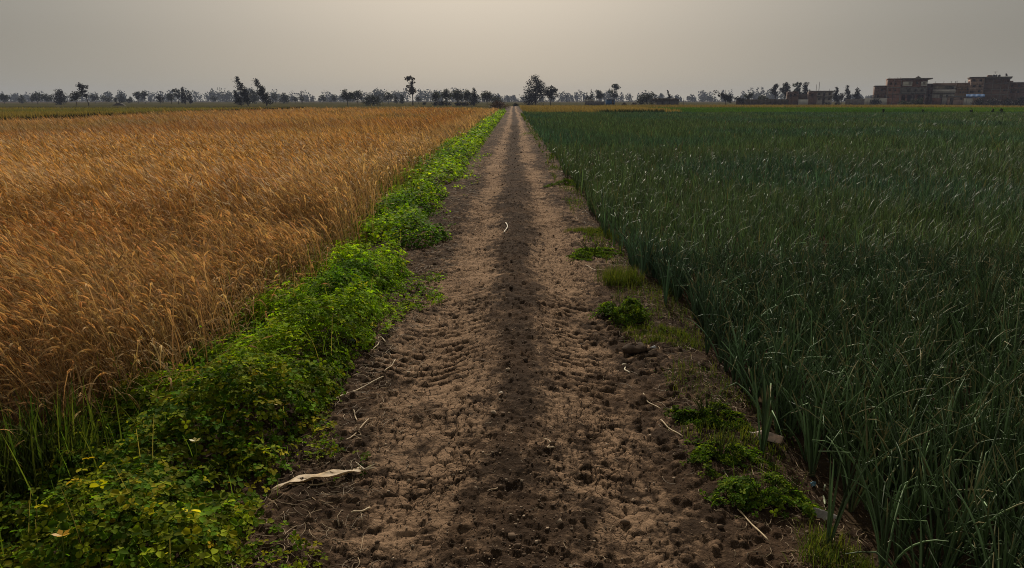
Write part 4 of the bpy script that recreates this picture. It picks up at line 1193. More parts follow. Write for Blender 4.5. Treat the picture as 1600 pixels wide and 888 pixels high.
DK = (0.012, 0.015, 0.011); MD = (0.032, 0.042, 0.020); OL = (0.050, 0.058, 0.024); BR = (0.06, 0.042, 0.026)
G1 = "trees along the far left field edge"; G2 = "trees beyond the wheat field"; G3 = "trees behind the onion field"; G4 = "trees around the village"
T = [
 # left edge
 ("hazy rounded tree cut by the left edge of the view", 5, 145, 18, 420, "round", 0, 420, MD, G1),
 ("small hazy leaning tree, second from the left edge", 34, 148, 11, 460, "tall", -0.08, 260, MD, G1),
 ("low hazy bush-like tree before the first broad clump", 49, 151, 9, 480, "round", 0, 200, MD, G1),
 ("hazy broad tree with lifted crown left of the dark spiked tree", 57, 144, 14, 430, "round", -0.05, 380, MD, G1),
 ("hazy flat-topped tree touching the dark spiked tree on its left", 72, 146, 22, 430, "round", -0.04, 420, MD, G1),
 ("dark dense tree with one spike leaning out to the left", 94, 139, 23, 330, "tall", -0.10, 800, DK, G1),
 ("open grey-green tree with pale gaps beside the leaning pole-like tree", 118, 141, 20, 270, "round", 0, 620, OL, G1),
 ("slim bare-trunked tree leaning left with a dark tufted top", 137, 130, 15, 270, "crest", -0.30, 420, DK, G1),
 ("pale hazy tree right behind the slim leaning tree", 148, 145, 15, 480, "round", -0.06, 300, MD, G1),
 ("hazy low wide tree between pale tree and small clump", 166, 149, 18, 480, "round", 0, 300, MD, G1),
 ("small hazy tree standing alone over a dark hummock", 181, 151, 11, 470, "round", 0, 220, MD, G1),
 ("hazy left-swept tree, taller of the pair over the hummock", 191, 147, 11, 450, "tall", -0.12, 300, MD, G1),
 ("low hazy spreading tree right of the left-swept one", 202, 152, 13, 450, "round", 0, 240, MD, G1),
 ("hazy forked tree with two swept crowns, left fork", 215, 144, 13, 450, "crest", -0.06, 300, MD, G1),
 ("hazy forked tree's taller right neighbour with ragged crown", 226, 142, 12, 450, "crest", -0.08, 300, MD, G1),
 ("dark round compact tree standing by itself in the left distance", 249, 147, 15, 340, "round", 0, 520, DK, G1),
 ("loose grey tree just right of the compact round tree", 267, 145, 14, 400, "round", -0.05, 340, MD, G1),
 ("tall ragged grey tree with open crown before the dark pair", 278, 137, 11, 380, "crest", -0.06, 380, MD, G1),
 ("dark ragged tree with pointed top in the left mid distance", 289, 135, 12, 360, "tall", -0.10, 560, DK, G1),
 ("narrow dark tree leaning on the pointed ragged one", 297, 140, 8, 365, "tall", -0.08, 340, DK, G1),
 ("low hazy tree before the far wood on the left", 334, 149, 12, 560, "round", 0, 220, MD, G1),
 # the dark windswept trio
 ("shortest of the black windswept trees, bent hard left", 376, 141, 15, 272, "tall", -0.40, 620, DK, G2),
 ("tallest black windswept tree, with a stepped left-leaning top", 387, 119, 18, 272, "tall", -0.36, 1300, DK, G2),
 ("black windswept tree with twin tips, right of the tallest", 416, 122, 20, 268, "tall", -0.34, 1200, DK, G2),
 ("grey hazy tree between the two tallest black windswept trees", 397, 139, 15, 430, "tall", -0.08, 380, MD, G2),
 ("hazy thin pair-stemmed tree right of the black windswept trees", 430, 147, 11, 480, "crest", -0.04, 240, MD, G2),
 ("hazy tree with swept feathery crown beyond the wheat", 445, 145, 17, 470, "tall", -0.10, 380, MD, G2),
 ("small hazy round tree left of the thin mast", 461, 149, 10, 500, "round", 0, 220, MD, G2),
 ("hazy tree directly under the thin mast", 472, 149, 10, 500, "round", 0, 220, MD, G2),
 ("faint hazy tree halfway between mast and round green tree", 504, 149, 14, 540, "round", 0, 260, MD, G2),
 ("faint low hazy tree just left of the round green tree", 523, 149, 10, 520, "round", 0, 220, MD, G2),
 ("round green tree with a clear straight trunk beyond the wheat", 543, 138, 22, 285, "round", -0.03, 800, MD, G2),
 ("greyish wide tree between the two round green ones", 559, 139, 20, 350, "round", -0.04, 560, MD, G2),
 ("widest dark green round tree with leaves reaching the ground", 583, 138, 30, 285, "bush", -0.03, 1000, MD, G2),
 ("hazy blue-grey tree right of the widest round tree", 607, 143, 20, 430, "round", -0.06, 460, MD, G2),
 ("thin hazy spire right of the blue-grey tree", 619, 147, 7, 450, "tall", -0.06, 200, MD, G2),
 ("small hazy tree at the foot of the tall thin tree, left side", 628, 148, 11, 450, "tall", -0.06, 260, MD, G2),
 ("small grey tree at the foot of the tall thin tree, right side", 654, 149, 10, 440, "round", 0, 240, MD, G2),
 ("tall thin tree with bare trunk and sparse ragged top", 645, 120, 17, 300, "crest", -0.05, 260, BR, G2),
 ("leftmost tree of the arched grove, low olive crown", 681, 140, 17, 285, "round", -0.03, 620, OL, G2),
 ("grove tree with a flat crown over a visible pale trunk", 697, 138, 19, 288, "round", 0, 640, OL, G2),
 ("highest domed tree in the middle of the arched grove", 715, 136, 21, 286, "round", 0, 760, OL, G2),
 ("dense dark grove tree right of the highest dome", 730, 138, 18, 284, "round", -0.04, 680, MD, G2),
 ("rightmost grove tree, darker with leaning tip", 742, 137, 14, 290, "tall", -0.08, 600, DK, G2),
 ("broad olive tree behind the reddish bush at the track end", 761, 141, 26, 320, "round", -0.04, 760, OL, G2),
 ("olive thicket tree right above the reddish bush", 778, 147, 24, 330, "bush", 0, 600, OL, G2),
 # right of the road
 ("largest dark tree by the track end, tall ragged main crown", 837, 118, 38, 300, "tall", -0.02, 2400, DK, G3),
 ("lower rounded dark tree joined to the largest tree's right side", 860, 132, 24, 298, "round", 0.04, 900, DK, G3),
 ("hazy narrow cypress left of the pointed pair", 917, 143, 6, 430, "cone", 0, 200, MD, G3),
 ("hazy pointed conifer left of the lollipop tree", 923, 137, 11, 420, "cone", 0, 380, MD, G3),
 ("hazy broad tree between conifer and lollipop tree", 937, 136, 15, 420, "round", 0, 420, MD, G3),
 ("lollipop-shaped tall tree with bare trunk behind the blue shed", 959, 132, 16, 410, "crest", 0.0, 480, MD, G3),
 ("round dark green tree standing left of the thatched hut", 1011, 136, 28, 300, "bush", -0.02, 1000, MD, G3),
 ("thin bare leaning sapling above the thatched hut", 1048, 141, 7, 330, "tall", -0.25, 120, DK, G3),
 ("tree with branches combed left by wind, at the green field's end", 1134, 138, 28, 290, "fan", -0.05, 520, DK, G4),
 ("low dark shrub-like tree right of the wind-combed one", 1156, 147, 18, 300, "fan", -0.05, 400, DK, G4),
 ("round grey-green tree above the dark mud wall", 1168, 143, 16, 340, "round", 0, 420, MD, G4),
 ("low olive tree above the middle of the dark mud wall", 1191, 148, 18, 340, "round", 0, 360, OL, G4),
 ("slim tree with a leaning tuft left of the tall village tree", 1211, 132, 12, 360, "crest", -0.05, 360, DK, G4),
 ("tall dark village tree left of the ruined brick house", 1225, 130, 17, 355, "crest", 0.03, 640, DK, G4),
 ("open airy tree rising behind the ruined brick house", 1244, 129, 13, 375, "crest", 0, 380, MD, G4),
 ("densest dark tree behind the ruined brick house", 1257, 127, 18, 370, "tall", 0.02, 760, DK, G4),
 ("tiny pointed tree behind the white house roof", 1294, 136, 5, 400, "cone", 0, 160, DK, G4),
 ("dark leaning tree right of the white house", 1306, 135, 11, 350, "tall", -0.06, 460, DK, G4),
 ("low wide dark tree between white house and leaning spire", 1314, 143, 10, 352, "round", 0, 300, DK, G4),
 ("dark spire tree leaning left, second right of the white house", 1324, 132, 11, 350, "tall", -0.08, 480, DK, G4),
 ("dark ragged tree nearest the left of the brick apartment house", 1339, 137, 13, 352, "tall", -0.04, 460, DK, G4),
]
for (label, u, vt, w, Y, st, ln, n, tone, grp) in T:
    tree(label, u, vt, w, Y, st, ln, n, tone, {"cone": "conifer_tree"}.get(st, "tree"), "tree", grp)

# bushes
for (label, u, vt, w, Y, tone, n) in (
    ("big reddish brown bush beside the far end of the track", 780, 155, 34, 172, (0.085, 0.045, 0.028), 1500),
    ("dark round bush across the track end from the reddish bush", 806, 158, 10, 240, DK, 260),
    ("low scrub under the left half of the arched grove", 690, 157, 40, 283, DK, 420),
    ("low scrub under the right half of the arched grove", 728, 157, 40, 283, DK, 420),
    ("small bush standing alone right of the tall thin tree", 663, 158, 6, 300, DK, 160),
    ("leafy bush in front of the brick apartment house, right of the balconies", 1433, 149, 21, 268, (0.035, 0.05, 0.02), 900),
    ("lower leafy bush in front of the brick apartment house door", 1412, 155, 18, 272, (0.04, 0.06, 0.022), 520),
    ("rounded bush under the blue tarpaulin roof", 1527, 151, 18, 290, DK, 520),
    ("bush right of the tarpaulin shelter, first of the village hedge", 1550, 152, 22, 292, DK, 520),
    ("bush in the middle of the village hedge before the tall block", 1572, 151, 22, 294, DK, 520),
    ("tall bush cut by the right edge of the view", 1596, 145, 20, 290, DK, 620),
    ("black shrub against the white yard wall", 1367, 146, 20, 318, DK, 480),
    ("small dark bush in front of the white house, left one", 1292, 158, 12, 300, DK, 220),
    ("small dark bush in front of the white house, right one", 1309, 158, 10, 300, DK, 220)):
    tree(label, u, vt, w, Y, "bush", 0, n, tone, "bush", "bush", "bushes at the field ends")

# dark weedy plants scattered on the far edge of the onions
for i, (u, w, label) in enumerate(((1382, 5, "dark weed tuft at the far onion edge before the brick house"), (1444, 4, "dark weed tuft at the far onion edge right of the leafy bush"),
                                   (1519, 5, "dark weed tuft at the far onion edge before the tarpaulin"), (1553, 5, "dark weed tuft at the far onion edge, second from right edge"),
                                   (1566, 7, "wider dark weed tuft at the far onion edge nearest right edge"))):
    tree(label, u, 166.5, w, 102, "bush", 0, 130, DK, "weed_tuft", "weed", "weed tufts at the far onion edge")
mb = MB(); n = 900
u_ = rng.uniform(938, 1040, n); Yp = 106 + rng.normal(0, 0.4, n)
x = (u_ - VPX) / F * Yp * CS
grass_blades(mb, x, Yp, np.full(n, FIELD_Z), rng.uniform(0.4, 0.85, n), np.full(n, 0.09), ((0.02, 0.03, 0.015), (0.03, 0.045, 0.02)), 0.4, 0.4, 3)
tag(mb.build("weed_row", M["crop"]), "dark weedy line along the back of the onion field", "weeds", kind="stuff")
mb = MB(); n = 12000
Yp = rng.uniform(46, 134, n); x = -36.9 + rng.normal(0, 0.35, n)
Yp[9000:] = 136 + rng.normal(0, 0.5, 3000); x[9000:] = rng.uniform(-112, -38, 3000)
grass_blades(mb, x, Yp, np.full(n, FIELD_Z), rng.uniform(0.35, 0.95, n), np.full(n, 0.08), ((0.016, 0.018, 0.009), (0.03, 0.03, 0.013)), 0.4, 0.4, 3)
tag(mb.build("ditch_weeds", M["crop"]), "dark weedy ditch between the ripe wheat and the green plot", "weeds", kind="stuff")


# far wood: one hazy mass
def treeline():
    mb = MB()
    x = -930.0
    while x < 860:
        Y = rng.uniform(950, 1250)
        k = float(fbm(np.array([x * 0.012]), np.array([1.0]), 221, 3)[0])
        H = (3.5 + 9 * k) * rng.uniform(0.6, 1.35) * Y / 740
        W = H * rng.uniform(0.4, 1.1)
        n = 80
        d = rng.normal(0, 1, (n, 3)); d /= np.linalg.norm(d, axis=1, keepdims=True)
        d *= rng.random((n, 1)) ** 0.35
        P = np.stack([x + d[:, 0] * W * 0.5, Y + d[:, 1] * W * 0.5, H * 0.50 + d[:, 2] * H * 0.49 + FIELD_Z], -1)
        P[:, 0] -= 0.12 * P[:, 2]
        N = rng.normal(0, 1, (n, 3)) + np.array([0, -1.0, 0]); N /= np.linalg.norm(N, axis=1, keepdims=True)
        single_leaf(mb, P, N, rng.uniform(1.0, 2.4, n) * (H / 9) ** 0.5, np.array(MD) * rng.uniform(0.6, 1.3, (n, 1)), rng, 0.7)
        q = np.array([[x, Y, FIELD_Z], [x - 0.05 * H, Y, H * 0.6]])
        mb.tubes(q[None], np.array([[0.35, 0.15]]), 5, np.array([0.05, 0.04, 0.03]))
        x += rng.uniform(1.0, 5.0) + (14 * max(0.0, float(fbm(np.array([x * 0.02]), np.array([7.0]), 225, 2)[0]) - 0.62))
    # scrub at the foot of the wood
    n = 6000
    P = np.stack([rng.uniform(-930, 860, n), rng.uniform(930, 1000, n), np.zeros(n)], -1); P[:, 2] = FIELD_Z + rng.uniform(0.2, 2.6, n) * (0.3 + fbm(P[:, 0] * 0.03, P[:, 1] * 0, 223, 3))
    N = rng.normal(0, 1, (n, 3)); N /= np.linalg.norm(N, axis=1, keepdims=True)
    single_leaf(mb, P, N, rng.uniform(0.9, 2.0, n), np.array(MD) * rng.uniform(0.6, 1.3, (n, 1)), rng, 0.8)
    tag(mb.build("far_wood", M["leaf"]), "blue-grey wood of distant trees along the hazy horizon", "woodland", kind="stuff")


treeline()

# ------------------------------------------------------------------ village
class Bld:
    """a building laid out in photo pixels at one distance; parts are children of its Empty"""
    def __init__(self, name, label, u0, u1, Y, cat="building", group=None):
        self.Y = Y
        self.o = np.array([x_at((u0 + u1) / 2, Y), Y, FIELD_Z])
        self.root = empty(name, self.o, label, cat, group)
        a = math.atan2(self.o[0], Y)
        if a > 0.3:
            self.root.rotation_euler.z = -0.8 * a
            self.root.scale = (math.cos(0.8 * a) * 1.02, 1, 1)

    def X(self, u): return x_at(u, self.Y)
    def Z(self, v): return z_at(v, self.Y) if v < 900 else FIELD_Z

    def part(self, name, mb, mat, parent=None, label=None):
        ob = mb.build(name, M[mat], parent or self.root, origin=self.o)
        if label: ob["label"] = label
        return ob

    def block(self, name, u0, u1, v0, v1, mat, depth=9.0, dy=0.0, holes=(), pane="dark", label=None, frame="wood"):
        """hollow block: front wall with real openings, sides, back; then windows set into the openings"""
        y = self.Y + dy; th = 0.3
        x0, x1, z0, z1 = self.X(u0), self.X(u1), self.Z(v1), self.Z(v0)
        hs = [(self.X(a), self.X(b), self.Z(d), self.Z(c)) for (a, b, c, d, *_) in holes]
        xs = sorted({x0, x1, *[h[0] for h in hs], *[h[1] for h in hs]}); zs = sorted({z0, z1, *[h[2] for h in hs], *[h[3] for h in hs]})
        mb = MB()
        for i in range(len(xs) - 1):
            for j in range(len(zs) - 1):
                cx, cz = (xs[i] + xs[i + 1]) / 2, (zs[j] + zs[j + 1]) / 2
                if not any(h[0] < cx < h[1] and h[2] < cz < h[3] for h in hs):
                    mb.box(xs[i], xs[i + 1], y, y + th, zs[j], zs[j + 1])
        mb.box(x0, x0 + th, y + th, y + depth, z0, z1)
        mb.box(x1 - th, x1, y + th, y + depth, z0, z1)
        mb.box(x0 + th, x1 - th, y + depth - th, y + depth, z0, z1)
        mb.box(x0 + th, x1 - th, y + th, y + depth - th, z1 - 0.25, z1 - 0.01)
        self.part(name, mb, mat, label=label)
        for h, src in zip(hs, holes):
            kind = src[4] if len(src) > 4 else "window"
            if kind == "open": continue
            f = 0.09; fb = MB()
            a, b, c, d = h
            for bx in ((a, a + f, c, d), (b - f, b, c, d), (a + f, b - f, c, c + f), (a + f, b - f, d - f, d)):
                fb.box(bx[0] + 0.004, bx[1] - 0.004, y + 0.10, y + 0.18, bx[2] + 0.004, bx[3] - 0.004)
            if kind == "window":
                m_ = (a + b) / 2; fb.box(m_ - 0.04, m_ + 0.04, y + 0.105, y + 0.175, c + f, d - f)
            fo = self.part(kind, fb, frame)
            pb = MB(); pb.box(a + f, b - f, y + 0.13, y + 0.15, c + f, d - f)
            self.part("pane" if kind == "window" else "leaf", pb, pane if kind == "window" else "wood", fo)

    def slab(self, name, u0, u1, v0, v1, mat, depth, dy, label=None, extra=0.0):
        mb = MB(); mb.box(self.X(u0) - extra, self.X(u1) + extra, self.Y + dy, self.Y + dy + depth, self.Z(v1), self.Z(v0))
        self.part(name, mb, mat, label=label)

    def balcony(self, u0, u1, v0, v1, mat, proj=1.2, dy=0.0):
        y = self.Y + dy; x0, x1, z0, z1 = self.X(u0), self.X(u1), self.Z(v1), self.Z(v0)
        mb = MB(); mb.box(x0, x1, y - proj, y - 0.003, z0 - 0.15, z0)
        mb.box(x0, x1, y - proj, y - proj + 0.12, z0, z1)
        mb.box(x0, x0 + 0.12, y - proj + 0.12, y - 0.003, z0, z1); mb.box(x1 - 0.12, x1, y - proj + 0.12, y - 0.003, z0, z1)
        self.part("balcony", mb, mat)

    def columns(self, us, v0, v1, mat="concrete", dy=0.0, w=0.3):
        for u in us:
            mb = MB(); mb.box(self.X(u) - w / 2, self.X(u) + w / 2, self.Y + dy - 0.06, self.Y + dy - 0.003, self.Z(v1), self.Z(v0))
            self.part("column", mb, mat)

    def rebar(self, us, v, hgt=0.9, dy=0.3):
        for u in us:
            mb = MB()
            for dx, d2 in ((0, 0), (0.18, 0), (0, 0.18), (0.18, 0.18)):
                p = np.array([[self.X(u) + dx, self.Y + dy + d2, self.Z(v) - 0.05], [self.X(u) + dx + random.uniform(-.08, .08), self.Y + dy + d2, self.Z(v) + hgt * random.uniform(.6, 1)]])
                mb.tubes(p[None], np.full((1, 2), 0.03), 4, np.array([1, 1, 1.0]))
            self.part("rebar", mb, "steel")


GV = "houses of the village"
BASE = 999
YB = 320
# A: red brick apartment house
a = Bld("brick_house", "red brick apartment house with gabled parapet and pale boxed balconies", 1385, 1443, YB, "house", GV)
a.block("wall", 1385, 1443, 124.5, BASE, "brick", 11, 0, [
    (1388.5, 1391, 129, 132.5), (1395.5, 1398, 129, 132.5), (1388, 1390.5, 140, 142.5), (1396, 1398.5, 140, 142.5), (1386.5, 1389, 151, 153.5),
    (1415.5, 1419, 128.5, 133.2), (1426.5, 1429.5, 128, 132), (1435.5, 1438.5, 128.5, 132.5),
    (1414.5, 1418, 140, 144.5), (1425, 1428.5, 140, 144), (1434, 1438, 140, 144),
    (1407.5, 1413, 149, BASE, "open"), (1416, 1427, 149, BASE, "open"), (1431, 1440, 149, BASE, "open")])
a.slab("floor_band", 1385, 1443, 136.2, 137.8, "concrete", 0.08, -0.085)
a.slab("floor_band", 1385, 1443, 146.4, 147.8, "concrete", 0.08, -0.085)
a.columns((1385.6, 1405, 1442.4), 124.6, 136.2, dy=-0.0); a.columns((1385.6, 1405, 1442.4), 137.9, 146.4); a.columns((1385.6, 1405, 1424, 1442.4), 147.9, BASE)
a.block("plastered_bay", 1405.8, 1441.6, 138, 146.3, "greywall", 0.9, -0.95, [(1414.5, 1418, 140, 144.2), (1425, 1428.5, 140, 143.6), (1434, 1438, 140, 143.6)], label="grey plastered projecting middle storey")
a.block("balcony_box", 1407, 1420.5, 128, 134.6, "white", 1.3, -1.4, [(1415.5, 1419.2, 129, 133.6, "open")], label="wide pale boxed balcony")
a.block("balcony_box", 1433.5, 1442, 128, 134.6, "white", 1.3, -1.4, [(1435.6, 1439.2, 129, 133.2, "open")], label="narrow pale boxed balcony")
a.slab("roof_slab", 1404.8, 1449, 122.4, 124.3, "concrete", 13, -1.6)
a.slab("roof_parapet", 1384.6, 1404.6, 122.6, 124.4, "brick", 11.2, -0.1)
mb = MB()
mb.add([(a.X(1423.5), YB - 1.5, a.Z(122.35)), (a.X(1432.5), YB - 1.5, a.Z(122.35)), (a.X(1428), YB - 1.5, a.Z(119.2)),
        (a.X(1423.5), YB - 1.1, a.Z(122.35)), (a.X(1432.5), YB - 1.1, a.Z(122.35)), (a.X(1428), YB - 1.1, a.Z(119.2))],
       [(0, 1, 4, 3), (1, 2, 5, 4), (2, 0, 3, 5)], [(0, 2, 1), (3, 4, 5)])
a.part("gable", mb, "concrete")
a.rebar((1387, 1399, 1403), 122.6, 0.6, 1.0)
# A2: lower brick wing on the left
a = Bld("brick_annex", "low unplastered brick house at the left shoulder of the apartment house", 1365, 1384, YB + 6, "house", GV)
a.block("wall", 1365, 1384, 135, BASE, "brick_dark", 8, 0, [(1374, 1377.5, 139, 143), (1380, 1382.6, 149, 153), (1369, 1372, 148, 152)])
a.slab("roof_slab", 1364.6, 1384.2, 133.9, 135, "concrete", 8.4, -0.2)
a.slab("floor_band", 1365, 1384, 145, 146.2, "concrete", 0.08, -0.085)
# A3: dark wing on the right
a = Bld("dark_annex", "dark unlit brick house between apartment house and balcony house", 1444, 1455, YB + 5, "house", GV)
a.block("wall", 1443.8, 1455.4, 132, BASE, "brick_dark", 9, 0, [(1447, 1450, 137, 141), (1448, 1451, 147, 151)])
a.slab("roof_slab", 1443.6, 1455.8, 130.8, 132, "concrete", 9.3, -0.15)
# B: house with long shaded balcony
b = Bld("balcony_house", "pale house with a long shaded upper balcony and red lower wall", 1455, 1488, YB + 2, "house", GV)
b.block("wall", 1456, 1488, 134.2, BASE, "white", 10, 0, [
    (1457, 1461, 135.2, 139.6, "open"), (1462, 1466.5, 135.2, 139.6, "open"), (1467.5, 1472, 135.2, 139.6, "open"), (1473, 1478, 135.2, 139.6, "open"), (1479, 1486, 135.2, 139.6, "open"),
    (1466.5, 1471, 148, BASE, "door"), (1476, 1479, 148.5, 152.5)])
b.slab("roof_slab", 1454.8, 1489, 130.2, 134.1, "pink", 11.5, -1.5)
b.balcony(1455.4, 1488.4, 140.6, 144.2, "white", 1.4)
b.slab("lower_wall", 1455.4, 1469, 153.4, BASE, "brick", 0.3, -1.6, label="dark red brick yard wall")
b.slab("storey_band", 1456, 1488, 145.8, 146.8, "concrete", 0.1, -0.105)
b.rebar((1458, 1470, 1481, 1487), 130.2, 1.0, 0.5)
# B2: ochre house
b = Bld("ochre_house", "yellow-brown rendered house with small dark windows between taller blocks", 1488, 1513, YB + 6, "house", GV)
b.block("wall", 1489, 1513.5, 131, BASE, "ochre", 9, 0, [(1489.8, 1491.6, 138, 140.6), (1498.6, 1500.8, 138, 140.6), (1506.6, 1509, 138, 140.8),
        (1497, 1499, 143, 146), (1501, 1503, 143, 146), (1507, 1509.4, 143, 146)], frame="concrete")
b.slab("roof_slab", 1488.6, 1513.6, 129.6, 131, "pink", 9.2, -0.15)
b.rebar((1491, 1503, 1510), 129.6, 1.0, 0.5)
b.slab("roof_hut", 1509, 1512, 127, 129.6, "brick_dark", 2.5, 2)
# C: tall block
c = Bld("tall_block", "tallest dark brick block with pinkish balcony bay and rooftop tanks", 1513, 1572, YB, "apartment block", GV)
c.block("wall", 1533.2, 1570, 123.4, BASE, "brick_dark", 13, 0, [(1562.5, 1565.5, 129, 132), (1562.5, 1565.5, 140, 143)])
c.block("balcony_bay", 1513.4, 1533, 121.8, BASE, "pink", 12, -0.8, [
    (1515.5, 1520, 124, 127.6, "open"), (1525.6, 1529.6, 124, 127.6), (1516.8, 1521, 133, 136.8), (1525.6, 1529.6, 133, 136.8),
    (1513.9, 1520, 141.4, 145.6, "open"), (1525.6, 1529.6, 141.4, 144.8)], label="pinkish front bay")
for v in (129, 138.2, 146.6):
    c.balcony(1513.4, 1522, v, v + 3, "pink", 1.1, -0.8)
    c.slab("floor_band", 1534, 1570, v + 1, v + 2.0, "concrete", 0.07, -0.075)
c.columns((1534, 1546, 1558, 1569.4), 123.6, BASE, w=0.28, dy=0.0)
c.slab("roof_slab", 1511.6, 1572, 120.2, 121.7, "concrete", 14.5, -1.5)
c.slab("roof_slab", 1533.3, 1572, 121.75, 123.3, "concrete", 13.6, -0.6)
c.slab("stair_head", 1539, 1547.5, 117.2, 120.15, "brick_dark", 3.5, 4)
for u in (1550.5, 1555, 1546.8):
    mb = MB(); zb = c.Z(120.15); x = c.X(u)
    th = np.linspace(0, 2 * math.pi, 12, endpoint=False)
    mb.tubes(np.array([[[x, YB + 3, zb], [x, YB + 3, zb + 0.75], [x, YB + 3, zb + 0.9]]]), np.array([[0.5, 0.5, 0.2]]), 12, np.array([1, 1, 1.0]))
    c.part("water_tank", mb, "dark")
mb = MB(); zb = c.Z(120.15); x = c.X(1563.5)
mb.tubes(np.array([[[x, YB + 2, zb], [x, YB + 2, zb + 0.5]]]), np.full((1, 2), 0.05), 6, np.array([1, 1, 1.0]))
mb.tubes(np.array([[[x, YB + 2, zb + 0.55], [x + 0.12, YB + 1.9, zb + 0.62], [x + 0.3, YB + 1.75, zb + 0.75]]]), np.array([[0.1, 0.45, 0.7]]), 12, np.array([1, 1, 1.0]), cap=False)
c.part("satellite_dish", mb, "steel")
mb = MB(); x = c.X(1550)
mb.tubes(np.array([[[x, YB + 5, zb], [x, YB + 5, zb + 2.3]]]), np.full((1, 2), 0.05), 5, np.array([1, 1, 1.0]))
mb.box(x - 0.9, x + 0.9, YB + 4.95, YB + 5.05, zb + 2.0, zb + 2.08); mb.box(x - 0.6, x + 0.6, YB + 4.95, YB + 5.05, zb + 1.6, zb + 1.68)
c.part("antenna", mb, "steel")
# D: right-hand block running out of the picture
c = Bld("brick_block", "long dark brick block cut by the right edge of the view", 1572, 1660, YB + 4, "apartment block", GV)
c.block("wall", 1571, 1660, 129.6, BASE, "brick_dark", 11, 0, [(1578, 1581, 132.5, 136), (1588, 1591, 132.5, 136), (1598, 1601, 132.5, 136), (1578, 1581, 142, 145.5), (1588, 1591, 142, 145.5), (1598, 1601, 142, 145.5), (1612, 1615, 132.5, 136)])
c.slab("roof_slab", 1570.5, 1660, 128.4, 129.5, "concrete", 11.4, -0.2)
c.slab("stair_head", 1571, 1581, 126, 128.3, "brick_dark", 5, 2)
c.slab("floor_band", 1571, 1660, 139, 140, "concrete", 0.08, -0.085)
# shed with tin roof and pinkish wall
s = Bld("tin_shed", "low pinkish shed with a grey tin roof before the balcony house", 1480, 1509, YB - 8, "shed", GV)
s.block("wall", 1481, 1508, 151.5, BASE, "pink", 5, 0, [(1484, 1489, 153, BASE, "door"), (1499, 1502, 153.4, 156)])
s.slab("roof", 1479, 1510, 149.8, 151.4, "tin", 6, -0.6)
# tarpaulin shelter
s = Bld("tarpaulin_shelter", "shelter under a bright blue tarpaulin with a cream low wall", 1507, 1536, YB - 12, "shelter", GV)
s.slab("low_wall", 1506, 1519, 153.8, BASE, "white", 0.25, 0)
mb = MB(); nx_ = 18
for i in range(nx_):
    u = 1509 + (1536 - 1509) * i / (nx_ - 1)
    sag = 0.12 * math.sin(i * 1.3) + 0.1 * random.random()
    mb.V.append(np.array([(s.X(u), s.Y - 0.5, s.Z(152.6) + sag), (s.X(u), s.Y + 2.5, s.Z(147.6) + sag * 0.6), (s.X(u), s.Y - 0.5, s.Z(152.6) + sag - 0.05), (s.X(u), s.Y + 2.5, s.Z(147.6) + sag * 0.6 - 0.05)]))
    mb.C.append(np.ones((4, 3)))
mb.n = nx_ * 4
q = []
for i in range(nx_ - 1):
    k = i * 4; q += [(k, k + 4, k + 5, k + 1), (k + 2, k + 3, k + 7, k + 6), (k, k + 2, k + 6, k + 4), (k + 1, k + 5, k + 7, k + 3)]
mb.Q.append(np.array(q))
s.part("tarpaulin", mb, "bluetarp")
for u in (1510, 1522, 1535):
    mb = MB(); mb.tubes(np.array([[[s.X(u), s.Y - 0.4, FIELD_Z], [s.X(u), s.Y - 0.4, s.Z(152.6)]]]), np.full((1, 2), 0.06), 6, np.array([1, 1, 1.0])); s.part("post", mb, "wood")
# white house
w = Bld("white_house", "whitewashed two-storey house with overhanging flat roof and columns", 1275, 1301, YB + 20, "house", GV)
w.block("wall", 1276, 1299, 143.8, BASE, "white", 8, 0, [(1277, 1280, 145.6, 148.6), (1285, 1288, 145, 150.4, "door"), (1293, 1296, 145.6, 148.6), (1284.5, 1288, 153, BASE, "door"), (1278, 1281, 153.6, 156.4), (1293, 1296, 153.6, 156.4)])
w.slab("roof_slab", 1264, 1302, 142, 143.7, "concrete", 10.5, -1.8)
w.balcony(1276, 1300.5, 150.4, 151.8, "greywall", 1.5)
for u in (1290, 1300.4):
    mb = MB(); mb.box(w.X(u) - 0.12, w.X(u) + 0.12, w.Y - 1.6, w.Y - 1.4, w.Z(150.2), w.Z(143.75)); w.part("column", mb, "white")
# ruined brick house
r = Bld("ruined_house", "roofless brown brick house with broken openings beside the white house", 1230, 1274, YB + 14, "house", GV)
r.block("wall", 1230, 1247, 143.2, BASE, "brick_dark", 7, 0, [(1233.5, 1236.5, 147, 152, "open"), (1240, 1243.5, 147, 151, "open")])
r.block("wing_wall", 1262, 1274.5, 143.6, BASE, "brick_dark", 7, 0.4, [(1266, 1269, 147, 151, "open")], label="right wing wall of brown brick")
r.slab("back_wall", 1247, 1262, 147, BASE, "mud", 0.3, 6)
r.slab("yard_wall", 1247.3, 1262, 155.6, BASE, "white", 0.25, -0.3, label="pale low yard wall")
# masts
def mast(u, vt, Y, label, base_v=None, r=0.12, name="mast", cat="mast", arms=True):
    x = x_at(u, Y); zt = z_at(vt, Y)
    root = empty(name, (x, Y, FIELD_Z), label, cat)
    mb = MB(); mb.tubes(np.array([[[0, 0, 0], [0, 0, (zt - FIELD_Z) * 0.5], [0, 0, zt - FIELD_Z]]]), np.array([[r, r * 0.8, r * 0.5]]), 6, np.array([1, 1, 1.0])); mb.build("pole", M["steel"], root)
    if arms:
        mb = MB(); h = zt - FIELD_Z; mb.box(-0.7, 0.7, -0.05, 0.05, h * 0.94, h * 0.94 + 0.09); mb.box(-0.4, 0.4, -0.05, 0.05, h * 0.88, h * 0.88 + 0.09); mb.build("crossarm", M["steel"], root)


